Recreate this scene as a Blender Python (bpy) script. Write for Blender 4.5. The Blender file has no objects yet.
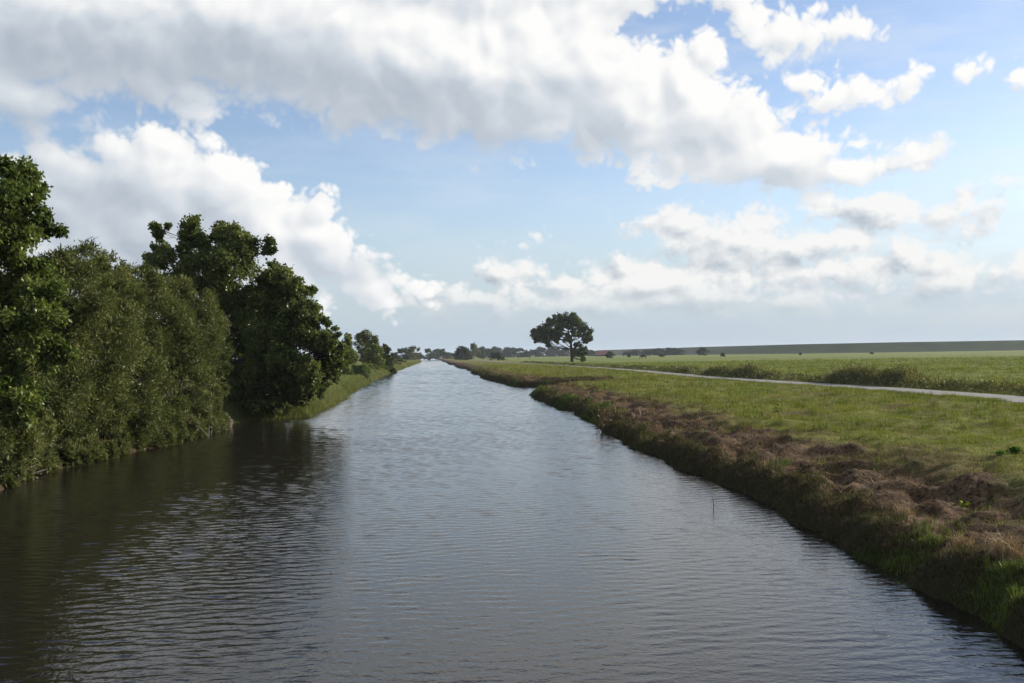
import bpy, math, random
import numpy as np
from mathutils import Vector, Matrix

S = bpy.context.scene
COL = S.collection
PI = math.pi
rng = np.random.default_rng(7)
random.seed(7)

# ------------------------------------------------------------------ camera
W, H = 1024, 683
F = 996.0
CAMH = 3.5
PITCH = math.radians(0.79)
ROLL = math.radians(-0.9)
cam = bpy.data.cameras.new('camera')
cam.sensor_width = 36.0
cam.lens = 36.0 * F / W
cam.clip_start = 0.1
cam.clip_end = 9000
cam_o = bpy.data.objects.new('camera', cam)
COL.objects.link(cam_o)
RM = Matrix.Rotation(PI / 2 + PITCH, 3, 'X') @ Matrix.Rotation(ROLL, 3, 'Z')
cam_o.matrix_world = Matrix.Translation((0, 0, CAMH)) @ RM.to_4x4()
S.camera = cam_o


def ray(px, py):
    return RM @ Vector(((px - W / 2) / F, -(py - H / 2) / F, -1.0))


def on_z(px, py, z=0.0):
    """where the line of sight of a photo point meets the level z"""
    d = ray(px, py)
    return Vector((0, 0, CAMH)) + d * ((z - CAMH) / d.z)


def at_y(px, py, Y):
    d = ray(px, py)
    return Vector((0, 0, CAMH)) + d * (Y / d.y)


# ------------------------------------------------------------------ noise
def _hash(ix, iy, seed):
    n = (ix.astype(np.int64) * 374761393 + iy.astype(np.int64) * 668265263 + seed * 1442695041) & 0x7fffffff
    n = ((n ^ (n >> 13)) * 1274126177) & 0x7fffffff
    return ((n ^ (n >> 16)) & 0xffff) / 65535.0


def vnoise(x, y, seed=0):
    x = np.asarray(x, float); y = np.asarray(y, float)
    ix = np.floor(x); iy = np.floor(y)
    fx = x - ix; fy = y - iy
    fx = fx * fx * (3 - 2 * fx); fy = fy * fy * (3 - 2 * fy)
    a = _hash(ix, iy, seed); b = _hash(ix + 1, iy, seed)
    c = _hash(ix, iy + 1, seed); d = _hash(ix + 1, iy + 1, seed)
    return (a + (b - a) * fx) * (1 - fy) + (c + (d - c) * fx) * fy


def fbm(x, y, seed=0, oct=4):
    t = 0; a = 0.5; s = 0
    for k in range(oct):
        t = t + a * vnoise(np.asarray(x) * 2 ** k, np.asarray(y) * 2 ** k, seed + k * 17)
        s += a; a *= 0.5
    return t / s


def sstep(a, b, x):
    t = np.clip((np.asarray(x, float) - a) / (b - a), 0, 1)
    return t * t * (3 - 2 * t)


# ------------------------------------------------------------------ mesh helpers
def mesh_np(name, verts, faces, mat=None, smooth=False, attrs=None, parent=None, face_mats=None):
    """verts (n,3); faces: (m,k) int array or list of such arrays"""
    if not isinstance(faces, list):
        faces = [faces]
    faces = [np.asarray(f, np.int32) for f in faces if len(f)]
    me = bpy.data.meshes.new(name)
    verts = np.asarray(verts, np.float32)
    me.vertices.add(len(verts))
    me.vertices.foreach_set('co', verts.ravel())
    loops = np.concatenate([f.ravel() for f in faces])
    tot = np.concatenate([np.full(len(f), f.shape[1], np.int32) for f in faces])
    st = np.concatenate([[0], np.cumsum(tot)[:-1]]).astype(np.int32)
    me.loops.add(len(loops))
    me.loops.foreach_set('vertex_index', loops)
    me.polygons.add(len(tot))
    me.polygons.foreach_set('loop_start', st)
    me.update(calc_edges=True)
    me.polygons.foreach_set('use_smooth', np.full(len(tot), smooth, bool))
    for an, (dom, arr) in (attrs or {}).items():
        a = me.attributes.new(an, 'FLOAT', dom)
        a.data.foreach_set('value', np.asarray(arr, np.float32))
    me.update()
    o = bpy.data.objects.new(name, me)
    COL.objects.link(o)
    if mat:
        me.materials.append(mat)
    if parent:
        o.parent = parent
    return o


def tag(o, label=None, cat=None, group=None, kind=None):
    if label: o['label'] = label
    if cat: o['category'] = cat
    if group: o['group'] = group
    if kind: o['kind'] = kind
    return o


def thing(name, loc, label, cat, group=None, rz=0.0):
    o = bpy.data.objects.new(name, None)
    o.empty_display_size = 0.3
    COL.objects.link(o)
    o.location = loc
    o.rotation_euler = (0, 0, rz)
    return tag(o, label, cat, group)


class Tubes:
    def __init__(s):
        s.v = []; s.f = []; s.n = 0

    def add(s, pts, rad, seg=7, cap=True):
        pts = [Vector(p) for p in pts]
        m = len(pts)
        rings = []
        for i, p in enumerate(pts):
            t = (pts[min(i + 1, m - 1)] - pts[max(i - 1, 0)])
            if t.length < 1e-6: t = Vector((0, 0, 1))
            t.normalize()
            u = t.cross(Vector((0.13, 0.97, 0.2)))
            if u.length < 1e-3: u = t.cross(Vector((1, 0, 0)))
            u.normalize(); w = t.cross(u)
            for k in range(seg):
                a = 2 * PI * k / seg
                s.v.append(p + (u * math.cos(a) + w * math.sin(a)) * rad[i])
        for i in range(m - 1):
            for k in range(seg):
                a = s.n + i * seg + k; b = s.n + i * seg + (k + 1) % seg
                s.f.append((a, b, b + seg, a + seg))
        s.n += m * seg
        if cap:
            s.v.append(pts[-1] + (pts[-1] - pts[-2]).normalized() * rad[-1] * .5); s.n += 1
            for k in range(0, seg):
                a = s.n - 1 - seg + k; b = s.n - 1 - seg + (k + 1) % seg
                s.f.append((a, b, s.n - 1, s.n - 1))
        return s

    def build(s, name, mat, parent=None, smooth=True):
        quads = [f for f in s.f if f[2] != f[3]]
        tris = [f[:3] for f in s.f if f[2] == f[3]]
        fl = [np.array(quads)]
        if tris: fl.append(np.array(tris))
        return mesh_np(name, np.array([tuple(v) for v in s.v]), fl, mat, smooth, parent=parent)


# ------------------------------------------------------------------ node helpers
def new_mat(name):
    m = bpy.data.materials.new(name)
    m.use_nodes = True
    m.node_tree.nodes.clear()
    return m, G(m.node_tree)


class G:
    def __init__(s, nt):
        s.nt = nt

    def n(s, t, **kw):
        nd = s.nt.nodes.new(t)
        for k, v in kw.items():
            setattr(nd, k, v)
        return nd

    def link(s, a, b):
        if hasattr(a, 'is_output') or isinstance(a, bpy.types.NodeSocket):
            s.nt.links.new(a, b)
        else:
            b.default_value = a

    def math(s, op, a, b=0.0, c=0.0, clamp=False):
        nd = s.n('ShaderNodeMath', operation=op)
        nd.use_clamp = clamp
        s.link(a, nd.inputs[0]); s.link(b, nd.inputs[1]); s.link(c, nd.inputs[2])
        return nd.outputs[0]

    def vec(s, op, a, b=(0, 0, 0), c=None):
        nd = s.n('ShaderNodeVectorMath', operation=op)
        s.link(a, nd.inputs[0])
        if op == 'SCALE': s.link(b, nd.inputs[3])
        else: s.link(b, nd.inputs[1])
        if c is not None: s.link(c, nd.inputs[2])
        return nd.outputs['Value'] if op in ('LENGTH', 'DOT_PRODUCT', 'DISTANCE') else nd.outputs[0]

    def noise(s, vec, scale, detail=4, rough=.5, dist=0.0, dim='3D', out='Fac'):
        nd = s.n('ShaderNodeTexNoise', noise_dimensions=dim)
        s.link(vec, nd.inputs['Vector'])
        nd.inputs['Scale'].default_value = scale
        nd.inputs['Detail'].default_value = detail
        nd.inputs['Roughness'].default_value = rough
        nd.inputs['Distortion'].default_value = dist
        return nd.outputs[out]

    def ramp(s, fac, stops, interp='LINEAR'):
        nd = s.n('ShaderNodeValToRGB')
        s.link(fac, nd.inputs[0])
        cr = nd.color_ramp
        cr.interpolation = interp
        while len(cr.elements) < len(stops): cr.elements.new(0.5)
        for e, (p, c) in zip(cr.elements, stops):
            e.position = p
            e.color = (*c, 1) if len(c) == 3 else c
        return nd.outputs[0]

    def mix(s, fac, a, b, blend='MIX'):
        nd = s.n('ShaderNodeMix', data_type='RGBA', blend_type=blend)
        s.link(fac, nd.inputs[0])
        for sock, v in ((nd.inputs[6], a), (nd.inputs[7], b)):
            if isinstance(v, (tuple, list)): sock.default_value = (*v, 1) if len(v) == 3 else v
            else: s.link(v, sock)
        return nd.outputs[2]

    def mapr(s, v, a, b, c=0.0, d=1.0, smooth=True):
        nd = s.n('ShaderNodeMapRange')
        nd.interpolation_type = 'SMOOTHSTEP' if smooth else 'LINEAR'
        s.link(v, nd.inputs[0])
        for i, x in enumerate((a, b, c, d)): s.link(x, nd.inputs[1 + i])
        return nd.outputs[0]

    def attr(s, name):
        return s.n('ShaderNodeAttribute', attribute_name=name).outputs['Fac']

    def pos(s):
        return s.n('ShaderNodeNewGeometry').outputs['Position']

    def out(s, surf, vol=None):
        o = s.n('ShaderNodeOutputMaterial')
        if surf is not None: s.nt.links.new(surf, o.inputs['Surface'])
        if vol is not None: s.nt.links.new(vol, o.inputs['Volume'])


def leaf_mat(name, dark, mid, light, transl=.35, gloss=.10):
    m, g = new_mat(name)
    c = g.ramp(g.attr('tone'), [(0.0, dark), (0.5, mid), (1.0, light)])
    d = g.n('ShaderNodeBsdfDiffuse'); g.link(c, d.inputs[0])
    t = g.n('ShaderNodeBsdfTranslucent')
    tc = g.mix(1.0, c, (1.15, 1.25, .55), 'MULTIPLY'); g.link(tc, t.inputs[0])
    mx = g.n('ShaderNodeMixShader'); mx.inputs[0].default_value = transl
    g.link(d.outputs[0], mx.inputs[1]); g.link(t.outputs[0], mx.inputs[2])
    gl = g.n('ShaderNodeBsdfGlossy'); gl.inputs['Roughness'].default_value = .55
    gl.inputs[0].default_value = (.55, .6, .5, 1)
    lw = g.n('ShaderNodeLayerWeight'); lw.inputs[0].default_value = .25
    mx2 = g.n('ShaderNodeMixShader')
    g.link(g.math('MULTIPLY', lw.outputs['Fresnel'], gloss * 1.6, clamp=True), mx2.inputs[0])
    g.link(mx.outputs[0], mx2.inputs[1]); g.link(gl.outputs[0], mx2.inputs[2])
    g.out(mx2.outputs[0])
    return m


def bark_mat(name, c0, c1):
    m, g = new_mat(name)
    p = g.vec('MULTIPLY', g.pos(), (1, 1, .25))
    n = g.noise(p, 9, 6, .65)
    b = g.n('ShaderNodeBsdfPrincipled')
    g.link(g.ramp(n, [(.3, c0), (.7, c1)]), b.inputs['Base Color'])
    b.inputs['Roughness'].default_value = .9
    bp = g.n('ShaderNodeBump'); bp.inputs['Strength'].default_value = .7; bp.inputs['Distance'].default_value = .05
    g.link(n, bp.inputs['Height']); g.link(bp.outputs[0], b.inputs['Normal'])
    g.out(b.outputs[0])
    return m


# ------------------------------------------------------------------ sun, sky, clouds
SUN_AZ, SUN_EL = math.radians(70), math.radians(22)
sun_dir = Vector((math.sin(SUN_AZ) * math.cos(SUN_EL), math.cos(SUN_AZ) * math.cos(SUN_EL), math.sin(SUN_EL)))
sl = bpy.data.lights.new('sun', 'SUN')
sl.energy = 5.0
sl.angle = math.radians(.6)
sl.color = (1.0, .92, .80)
so = bpy.data.objects.new('sun', sl)
so.rotation_euler = sun_dir.to_track_quat('Z', 'Y').to_euler()
so.location = (60, 30, 60)
COL.objects.link(so)

wd = bpy.data.worlds.new('World')
S.world = wd
wd.use_nodes = True
wd.node_tree.nodes.clear()
g = G(wd.node_tree)
sky = g.n('ShaderNodeTexSky', sky_type='NISHITA')
sky.sun_disc = False
sky.sun_elevation = SUN_EL
sky.sun_rotation = SUN_AZ
sky.air_density = 1.0
sky.dust_density = .6
sky.ozone_density = 1.0
sky.altitude = 0
tc = g.n('ShaderNodeTexCoord')
dirn = tc.outputs['Generated']
sx = g.n('ShaderNodeSeparateXYZ'); g.link(dirn, sx.inputs[0])
az = g.math('ARCTAN2', sx.outputs[0], sx.outputs[1])
el = g.math('ARCSINE', sx.outputs[2])
cq = g.n('ShaderNodeCombineXYZ')
K = F
g.link(g.math('MULTIPLY', az, K), cq.inputs[0]); g.link(g.math('MULTIPLY', el, K), cq.inputs[1])
Q = cq.outputs[0]            # azimuth, elevation in units of 1/996 rad


def sky_q(px, py):
    d = ray(px, py).normalized()
    return math.atan2(d.x, d.y) * K, math.asin(d.z) * K


def blobs(q, lst, k=10.0):
    """rounded union of ellipses: depth inside the cloud outline"""
    acc = None
    for (px, py, rx, ry) in lst:
        if max(rx, ry) < 32: rx, ry = max(rx - 3, 2), max(ry - 3, 2)
        cx, cy = sky_q(px, py)
        v = g.vec('SUBTRACT', q, (cx, cy, 0))
        v = g.vec('MULTIPLY', v, (1 / rx, 1 / ry, 0))
        l = g.vec('LENGTH', v)
        m = min(rx, ry)
        e = g.math('MULTIPLY_ADD', l, -m, m - (4.0 if max(rx, ry) < 26 else 0.0))
        acc = e if acc is None else g.math('SMOOTH_MAX', acc, e, k)
    return acc


CUM = [  # the big overhead cloud
    (-160, 20, 220, 85), (80, 5, 190, 78), (250, 20, 170, 80), (400, 60, 130, 78), (440, -20, 150, 50), (520, 72, 120, 72),
    (560, 45, 70, 45), (620, 100, 85, 56), (700, 135, 70, 50), (704, 50, 20, 22), (682, 85, 34, 40), (742, 140, 52, 40), (790, 160, 48, 30),
    (832, 170, 30, 20), (650, 138, 66, 24), (330, -28, 430, 45),
    (60, 58, 130, 34), (160, 72, 110, 30), (848, 166, 34, 15), (550, 100, 80, 42),
    # the left cumulus
    (150, 235, 120, 60), (250, 262, 80, 34),
    (40, 185, 26, 36), (75, 215, 50, 55), (150, 190, 60, 50), (168, 146, 34, 22), (215, 205, 52, 44), (262, 230, 52, 46), (308, 240, 30, 40),
    (330, 262, 40, 24), (372, 272, 22, 10), (110, 262, 120, 55), (210, 275, 130, 40),
    # small ones
    (778, 30, 33, 18), (806, 34, 33, 17), (790, 34, 34, 17), (812, 82, 27, 15), (834, 95, 30, 15), (800, 74, 20, 9), (916, 77, 17, 5), (640, 4, 20, 11), (1022, 84, 6, 5),
    (365, 290, 38, 11)]
LOW = [(690, 226, 40, 16), (740, 240, 75, 26), (800, 246, 55, 20), (840, 272, 60, 20), (912, 258, 36, 20), (965, 280, 46, 14), (870, 212, 42, 12),
       (955, 212, 32, 17), (895, 160, 34, 9), (620, 272, 20, 20), (650, 288, 80, 22), (560, 282, 30, 16), (515, 245, 18, 8), (498, 272, 30, 14),
       (720, 296, 70, 16), (560, 305, 120, 18), (445, 292, 36, 8), (780, 300, 90, 14), (1015, 178, 22, 6), (480, 300, 60, 10), (985, 292, 40, 9)]
GREY = [(60, 62, 190, 40), (250, 70, 160, 42), (400, 112, 110, 40), (500, 135, 80, 24), (590, 140, 70, 26), (705, 140, 46, 18), (770, 180, 50, 12), (560, 95, 60, 22),
        (100, 212, 70, 44), (175, 230, 85, 36), (100, 262, 110, 34), (235, 256, 75, 24), (310, 274, 60, 16), (60, 190, 30, 22), (20, 120, 60, 30)]

warp = g.noise(Q, 1 / 70, 3, .5, dim='2D', out='Color')
wv = g.vec('SCALE', g.vec('SUBTRACT', warp, (.5, .5, .5)), 16.0)
Qw = g.vec('ADD', Q, wv)


def billow(q, scale):
    return g.math('ABSOLUTE', g.math('MULTIPLY_ADD', g.noise(q, scale, 0, .5, dim='2D'), 2.0, -1.0))


b44 = billow(Q, 1 / 52)
b19 = billow(g.vec('ADD', Q, g.vec('SCALE', wv, .5)), 1 / 22)
b8 = billow(g.vec('ADD', Q, g.vec('SCALE', wv, .5)), 1 / 9.5)
na = g.math('MULTIPLY_ADD', g.noise(Q, 1 / 80, 6, .55, dim='2D'), 52.0, -26.0)
nb = g.math('ADD', g.math('MULTIPLY_ADD', b44, 30.0, -7.5), g.math('ADD', g.math('MULTIPLY_ADD', b19, 15.0, -4.0), g.math('ADD', g.math('MULTIPLY_ADD', b8, 9.0, -2.4), g.math('MULTIPLY_ADD', g.noise(Q, 1 / 7, 2, .6, dim='2D'), 8.0, -4.0))))
hA = blobs(Qw, CUM)
fA = g.math('ADD', g.math('ADD', hA, 3.0), g.math('ADD', g.math('MULTIPLY', na, .50), nb))
# the same billows one step towards the sun (right and up): their lit sides
DX, DY = 9.0, 11.0
SH = (DX, DY, 0)
hC = g.math('ADD', hA, g.math('ADD', g.math('MULTIPLY', g.math('MULTIPLY_ADD', g.noise(Q, 1 / 80, 2, .5, dim='2D'), 52.0, -26.0), .7), g.math('ADD', g.math('MULTIPLY', b44, 26.0), g.math('MULTIPLY', b19, 9.0))))
Q2 = g.vec('ADD', Q, SH)
hC2 = g.math('ADD', blobs(g.vec('ADD', Qw, SH), CUM), g.math('ADD', g.math('MULTIPLY', g.math('MULTIPLY_ADD', g.noise(Q2, 1 / 80, 2, .5, dim='2D'), 52.0, -26.0), .7),
             g.math('ADD', g.math('MULTIPLY', billow(Q2, 1 / 52), 26.0), g.math('MULTIPLY', billow(g.vec('ADD', Q2, g.vec('SCALE', wv, .5)), 1 / 22), 9.0))))
# clouds everywhere else in the sky (outside the part the photograph shows)
far_m = g.math('MAXIMUM', g.mapr(g.math('ABSOLUTE', g.math('MULTIPLY', az, K)), 560, 800), g.mapr(g.math('MULTIPLY', el, K), 380, 560))
nW = g.math('MULTIPLY_ADD', g.noise(Q, 1 / 420, 5, .55, dim='2D'), 260.0, -142.0)
oth = g.math('ADD', nW, g.math('MULTIPLY_ADD', far_m, 400.0, -400.0))
fA = g.math('MAXIMUM', fA, g.math('ADD', oth, nb))
gr = blobs(Qw, GREY, 22.0)
gr = g.mapr(g.math('ADD', gr, g.math('MULTIPLY', na, .7)), -18.0, 26.0)
aA = g.mapr(fA, -7.0, g.math('MULTIPLY_ADD', gr, 15.0, 5.5))
lit = g.math('MULTIPLY', g.math('SUBTRACT', hC, hC2), .034)      # >0 where it faces the sun
deep = g.mapr(fA, 8.0, 70.0)
sh = g.math('ADD', .80, g.math('MULTIPLY', g.math('MAXIMUM', lit, -.5), g.math('MULTIPLY_ADD', gr, -.22, .40)))
sh = g.math('SUBTRACT', sh, g.math('MULTIPLY', gr, .34))
sh = g.math('SUBTRACT', sh, g.math('MULTIPLY', deep, .05))
# the sky is brighter towards the sun
sunside = g.mapr(g.math('MULTIPLY', az, K), -500, 450)
sh = g.math('ADD', sh, g.math('MULTIPLY', sunside, .10), clamp=True)
colA = g.ramp(sh, [(0.0, (.26, .32, .40)), (.35, (.45, .51, .59)), (.6, (.66, .71, .77)), (.82, (.86, .875, .89)), (1.0, (1.0, .995, .985))])

# low, soft clouds near the horizon
Q3 = g.vec('MULTIPLY', Q, (1, 1.5, 1))
nL = g.math('MULTIPLY_ADD', g.noise(Q3, 1 / 48, 6, .58, dim='2D'), 46.0, -23.0)
hB0 = blobs(Qw, LOW, 12.0)
hB = g.math('ADD', hB0, 1.0)
fB = g.math('ADD', hB, g.math('ADD', nL, g.math('MULTIPLY', nb, .75)))
Q4 = g.vec('ADD', Q, (7, 8, 0))
nL2 = g.math('MULTIPLY_ADD', g.noise(g.vec('MULTIPLY', Q4, (1, 1.5, 1)), 1 / 48, 4, .55, dim='2D'), 46.0, -23.0)
hB2 = blobs(g.vec('ADD', Qw, (7, 8, 0)), LOW, 12.0)
litB = g.math('MULTIPLY', g.math('ADD', g.math('SUBTRACT', nL, nL2), g.math('MULTIPLY', g.math('SUBTRACT', hB0, hB2), 1.2)), .028)
aB = g.mapr(fB, -6.0, 9.0, 0, .92)
# thin veil, thickest low over the horizon
nv = g.noise(g.vec('MULTIPLY', Q, (.35, 1.6, 1)), 1 / 60, 5, .6, dim='2D')
elq = g.math('MULTIPLY', el, K)
low_m = g.mapr(elq, 150, 20)
veil = g.math('MULTIPLY', g.mapr(nv, .36, .74), g.math('MULTIPLY_ADD', low_m, .40, .32), clamp=True)
veil = g.math('MULTIPLY', veil, g.math('MULTIPLY_ADD', sunside, .7, .3))
shB = g.math('ADD', g.math('MULTIPLY_ADD', litB, 1.15, .68), g.math('MULTIPLY', g.mapr(elq, 25, 110), .17), clamp=True)
colB = g.ramp(shB, [(.2, (.44, .50, .57)), (.5, (.62, .66, .71)), (.8, (.84, .85, .86)), (1.0, (.98, .97, .95))])

skyc = g.mix(1.0, sky.outputs[0], (1.0, .98, 1.06), 'MULTIPLY')
bgS = g.n('ShaderNodeBackground'); g.link(skyc, bgS.inputs[0]); bgS.inputs[1].default_value = .105
hz = g.n('ShaderNodeBackground'); hz.inputs[0].default_value = (.44, .545, .66, 1); hz.inputs[1].default_value = .70
vl = g.n('ShaderNodeBackground'); vl.inputs[0].default_value = (.78, .82, .86, 1); vl.inputs[1].default_value = .70
bB = g.n('ShaderNodeBackground'); g.link(colB, bB.inputs[0]); bB.inputs[1].default_value = .64
bA = g.n('ShaderNodeBackground'); g.link(colA, bA.inputs[0]); bA.inputs[1].default_value = .655


def mixs(f, a, b):
    m = g.n('ShaderNodeMixShader')
    g.link(f, m.inputs[0]); g.link(a.outputs[0], m.inputs[1]); g.link(b.outputs[0], m.inputs[2])
    return m


hazef = g.mapr(elq, 185, -10, 0, .94)
s1 = mixs(veil, bgS, vl)
s1b = mixs(hazef, s1, hz)
s2 = mixs(g.math('MULTIPLY', aB, g.mapr(elq, 20, 75)), s1b, bB)
s3 = mixs(aA, s2, bA)
wo = g.n('ShaderNodeOutputWorld')
g.link(s3.outputs[0], wo.inputs[0])
wd.cycles.sampling_method = 'MANUAL'
wd.cycles.sample_map_resolution = 512

S.view_settings.view_transform = 'Standard'
S.view_settings.look = 'None'
S.view_settings.exposure = 0.60
S.view_settings.gamma = 1.0
S.render.engine = 'CYCLES'
S.cycles.use_denoising = True
try:
    S.cycles.denoiser = 'OPENIMAGEDENOISE'
    S.cycles.denoising_input_passes = 'RGB_ALBEDO_NORMAL'
except Exception:
    pass
S.cycles.max_bounces = 6
S.cycles.diffuse_bounces = 3
S.cycles.glossy_bounces = 3
S.cycles.transmission_bounces = 3
S.cycles.transparent_max_bounces = 6
S.cycles.sample_clamp_indirect = 4.0
S.cycles.caustics_reflective = False
S.cycles.caustics_refractive = False

# ------------------------------------------------------------------ canal outline (water level z = 0)
R_PX = [(1140, 712), (1024, 653), (965, 626), (920, 607), (900, 598), (888, 583), (850, 566), (805, 538), (775, 517), (735, 496), (700, 480), (660, 462), (606, 437), (597, 430), (570, 414), (540, 402), (526, 395)]
R_PTS = [(on_z(*p).y, on_z(*p).x) for p in R_PX]
y0 = R_PTS[-1][0]
R_PTS += [(y0 + 2, R_PTS[-1][1] + .8), (y0 + 7, 5.5), (y0 + 12, 8.4), (y0 + 16, 8.6), (y0 + 19, 6.5), (y0 + 21.5, 2.0), (y0 + 23, -.1)]
R_PTS += [(on_z(*p).y, on_z(*p).x) for p in [(496, 382), (482, 378.4), (470, 372.5), (456, 366.5), (449, 364.6), (441, 360.4)]]
yl = R_PTS[-1][0]
R_PTS += [(1500, -118.0), (3000, -250.0), (6000, -520)]
R_PTS = [(-300, 20.0), (0, 6.9)] + R_PTS
L_PX = [(-200, 590), (-60, 520), (9, 489), (31, 476), (92, 464), (123, 456), (178, 444), (221, 430), (227, 424), (250, 421), (308, 417), (335, 404), (350, 393), (369, 383.5), (378, 378.5), (391, 373.5), (423, 361.6)]
L_PTS = sorted((on_z(*p).y, on_z(*p).x) for p in L_PX)
L_PTS = [(-300, -18.0), (0, -15.2)] + [p for p in L_PTS if p[0] > 12] + [(1500, -140.0), (3000, -275.0), (6000, -545)]
R_PTS.sort(); 
RY, RX = np.array(R_PTS).T
LY, LX = np.array(L_PTS).T


def xr(Y):
    Y = np.asarray(Y, float)
    n = (fbm(Y / 2.6, Y * 0 + 3.3, 11, 4) - .5) * 1.0 + (fbm(Y / .7, Y * 0, 12, 2) - .5) * .35
    return np.interp(Y, RY, RX) + n * sstep(200, 80, Y) + (fbm(Y / 22, Y * 0, 13, 3) - .5) * 3 * sstep(90, 200, Y)


def xl(Y):
    Y = np.asarray(Y, float)
    return np.interp(Y, LY, LX) + (fbm(Y / 3.0, Y * 0, 21, 4) - .5) * 1.1 * sstep(400, 90, Y)


GZ = 1.0     # meadow level above the water
ROAD_PX = [(1240, 424), (1024, 399.5), (860, 387.5), (780, 382.5), (700, 377), (640, 371), (600, 368), (560, 365.6), (520, 363), (500, 361.8)]
ROAD = [on_z(px, py, GZ) for px, py in ROAD_PX]
ROADY = np.array([(-300)] + [p.y for p in ROAD] + [1500.0, 3000])
ROADX = np.array([ROAD[0].x + (ROAD[0].y + 300) * .22] + [p.x for p in ROAD] + [-95.0, -225.0])


def roadx(Y):
    return np.interp(Y, ROADY, ROADX)


ROADW = 2.95


def ground_h(X, Y):
    X = np.asarray(X, float); Y = np.asarray(Y, float)
    d = X - xr(Y)
    # right bank: a steep dug face, then a gentle rise with clods of cut grass
    wd = 1.05 + 1.0 * (fbm(X / 1.6, Y / 1.6, 31, 3) - .45)
    lip = .54 + .40 * (fbm(X / 3.1, Y / 3.1, 32, 3) - .5)
    lip = lip + .22 * sstep(85, 105, Y)
    near = sstep(700, 120, Y)
    z = -1.4 + (lip + 1.4) * sstep(-1.1, 1, d / np.maximum(wd, .25))
    rise = (GZ - lip) * sstep(.4, 5.5, d)
    clod = (fbm(X / .6, Y / .8, 33, 4) - .5) * .50 + (fbm(X / .26, Y / .32, 38, 2) - .5) * .17 + (fbm(X / 2.0, Y / 1.4, 34, 2) - .5) * .42
    clodm = (.35 + .65 * sstep(.3, 1.0, d)) * sstep(-.1, .3, d) * sstep(7.5, 3.2, d)
    zr = z + rise + clod * clodm * near
    rough = (fbm(X / .9, Y / .9, 35, 3) - .5) * .36 + (fbm(X / 4, Y / 4, 36, 2) - .5) * .24
    rd = np.abs(X - roadx(Y))
    zr = zr + rough * sstep(5, 8, d) * sstep(1.3, 2.4, rd) * near
    # ditch and rough verge on the far side of the path
    dd = (X - roadx(Y))
    zr = zr - .28 * np.exp(-((dd - 5.0) / 1.0) ** 2) * sstep(420, 200, Y) + .25 * np.exp(-((dd - 2.9) / .8) ** 2) * sstep(420, 200, Y)
    # left bank
    e = xl(Y) - X
    zl = -1.4 + 2.0 * sstep(-1.2, 1.2, e) + .35 * sstep(1, 6, e) + (fbm(X / 1.1, Y / 1.1, 37, 3) - .5) * .25 * sstep(0, .8, e)
    mid = (xr(Y) + xl(Y)) / 2
    return np.where(X > mid, zr, zl)


rows = [-300, -150, -80, -40, -20, -8]
y = -2.0
while y < 6000:
    rows.append(y)
    y += .045 + .0038 * max(y, 0) if y > 7 else .5
rows = np.array(rows)
dR = np.concatenate([[-1.3, -.9, -.65], np.arange(-.5, 2.0, .075), np.arange(2.0, 8.0, .16), 8 * 1.045 ** np.arange(0, 135)])
dL = np.concatenate([[-1.3, -.9, -.5], np.arange(-.3, 3, .25), 3 * 1.14 ** np.arange(0, 52)])
xrR = xr(rows); xlR = xl(rows)
XL = xlR[:, None] - dL[::-1][None, :]
XR = xrR[:, None] + dR[None, :]
GX = np.concatenate([XL, XR], 1)
GY = np.repeat(rows[:, None], GX.shape[1], 1)
GZZ = ground_h(GX, GY)
nr, nc = GX.shape
idx = np.arange(nr * nc).reshape(nr, nc)
quads = np.stack([idx[:-1, :-1], idx[:-1, 1:], idx[1:, 1:], idx[1:, :-1]], -1).reshape(-1, 4)
off = np.concatenate([-np.repeat(dL[::-1][None], nr, 0) - 100, np.repeat(dR[None], nr, 0)], 1)
rdist = GX - roadx(GY)

m, g = new_mat('meadow_ground')
P = g.pos()
d = g.attr('bank_offset')
n1 = g.noise(P, .33, 5, .6); n2 = g.noise(P, 2.6, 5, .65); n3 = g.noise(P, 11, 4, .7); n4 = g.noise(P, .035, 4, .55)
Pst = g.vec('MULTIPLY', P, (.5, .012, 1)); nst = g.noise(Pst, .18, 4, .6)
green = g.ramp(n2, [(.25, (.055, .062, .012)), (.5, (.115, .122, .022)), (.75, (.185, .178, .042))])
green = g.mix(g.mapr(n1, .46, .72), green, (.110, .085, .038))
# far meadow: smoother and more even
sep = g.n('ShaderNodeSeparateXYZ'); g.link(P, sep.inputs[0])
field = g.ramp(nst, [(.3, (.085, .122, .026)), (.5, (.110, .142, .030)), (.72, (.165, .168, .050))])
field = g.mix(g.mapr(n4, .45, .7), field, (.165, .170, .062))
fm = g.math('MULTIPLY', g.mapr(g.attr('path_side'), 5.5, 9), 1.0)
green = g.mix(fm, green, field)
soil = g.ramp(n3, [(.3, (.012, .008, .005)), (.55, (.040, .026, .015)), (.8, (.10, .065, .038))])
straw = g.ramp(n2, [(.3, (.045, .028, .016)), (.5, (.115, .072, .040)), (.72, (.21, .145, .085))])
brown = g.mix(g.mapr(n3, .35, .62), soil, straw)
edge = g.math('ADD', d, g.math('MULTIPLY_ADD', n1, 4.4, -2.2))
bm = g.math('MULTIPLY', g.mapr(edge, 4.6, 3.0), g.mapr(d, -50, -20))
c = g.mix(bm, green, brown)
steep = g.math('MULTIPLY', g.mapr(g.math('ADD', d, g.math('MULTIPLY_ADD', n2, .6, -.3)), .95, .45), g.mapr(d, -50, -20))
c = g.mix(steep, c, g.mix(n3, (.016, .013, .008), (.050, .042, .020)))
lefte = g.math('MULTIPLY', g.mapr(g.math('ADD', d, g.math('MULTIPLY_ADD', n2, .8, -.4)), -102.2, -101.0), g.mapr(d, -50, -80))
c = g.mix(lefte, c, g.mix(n3, (.020, .014, .009), (.070, .050, .030)))
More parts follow.
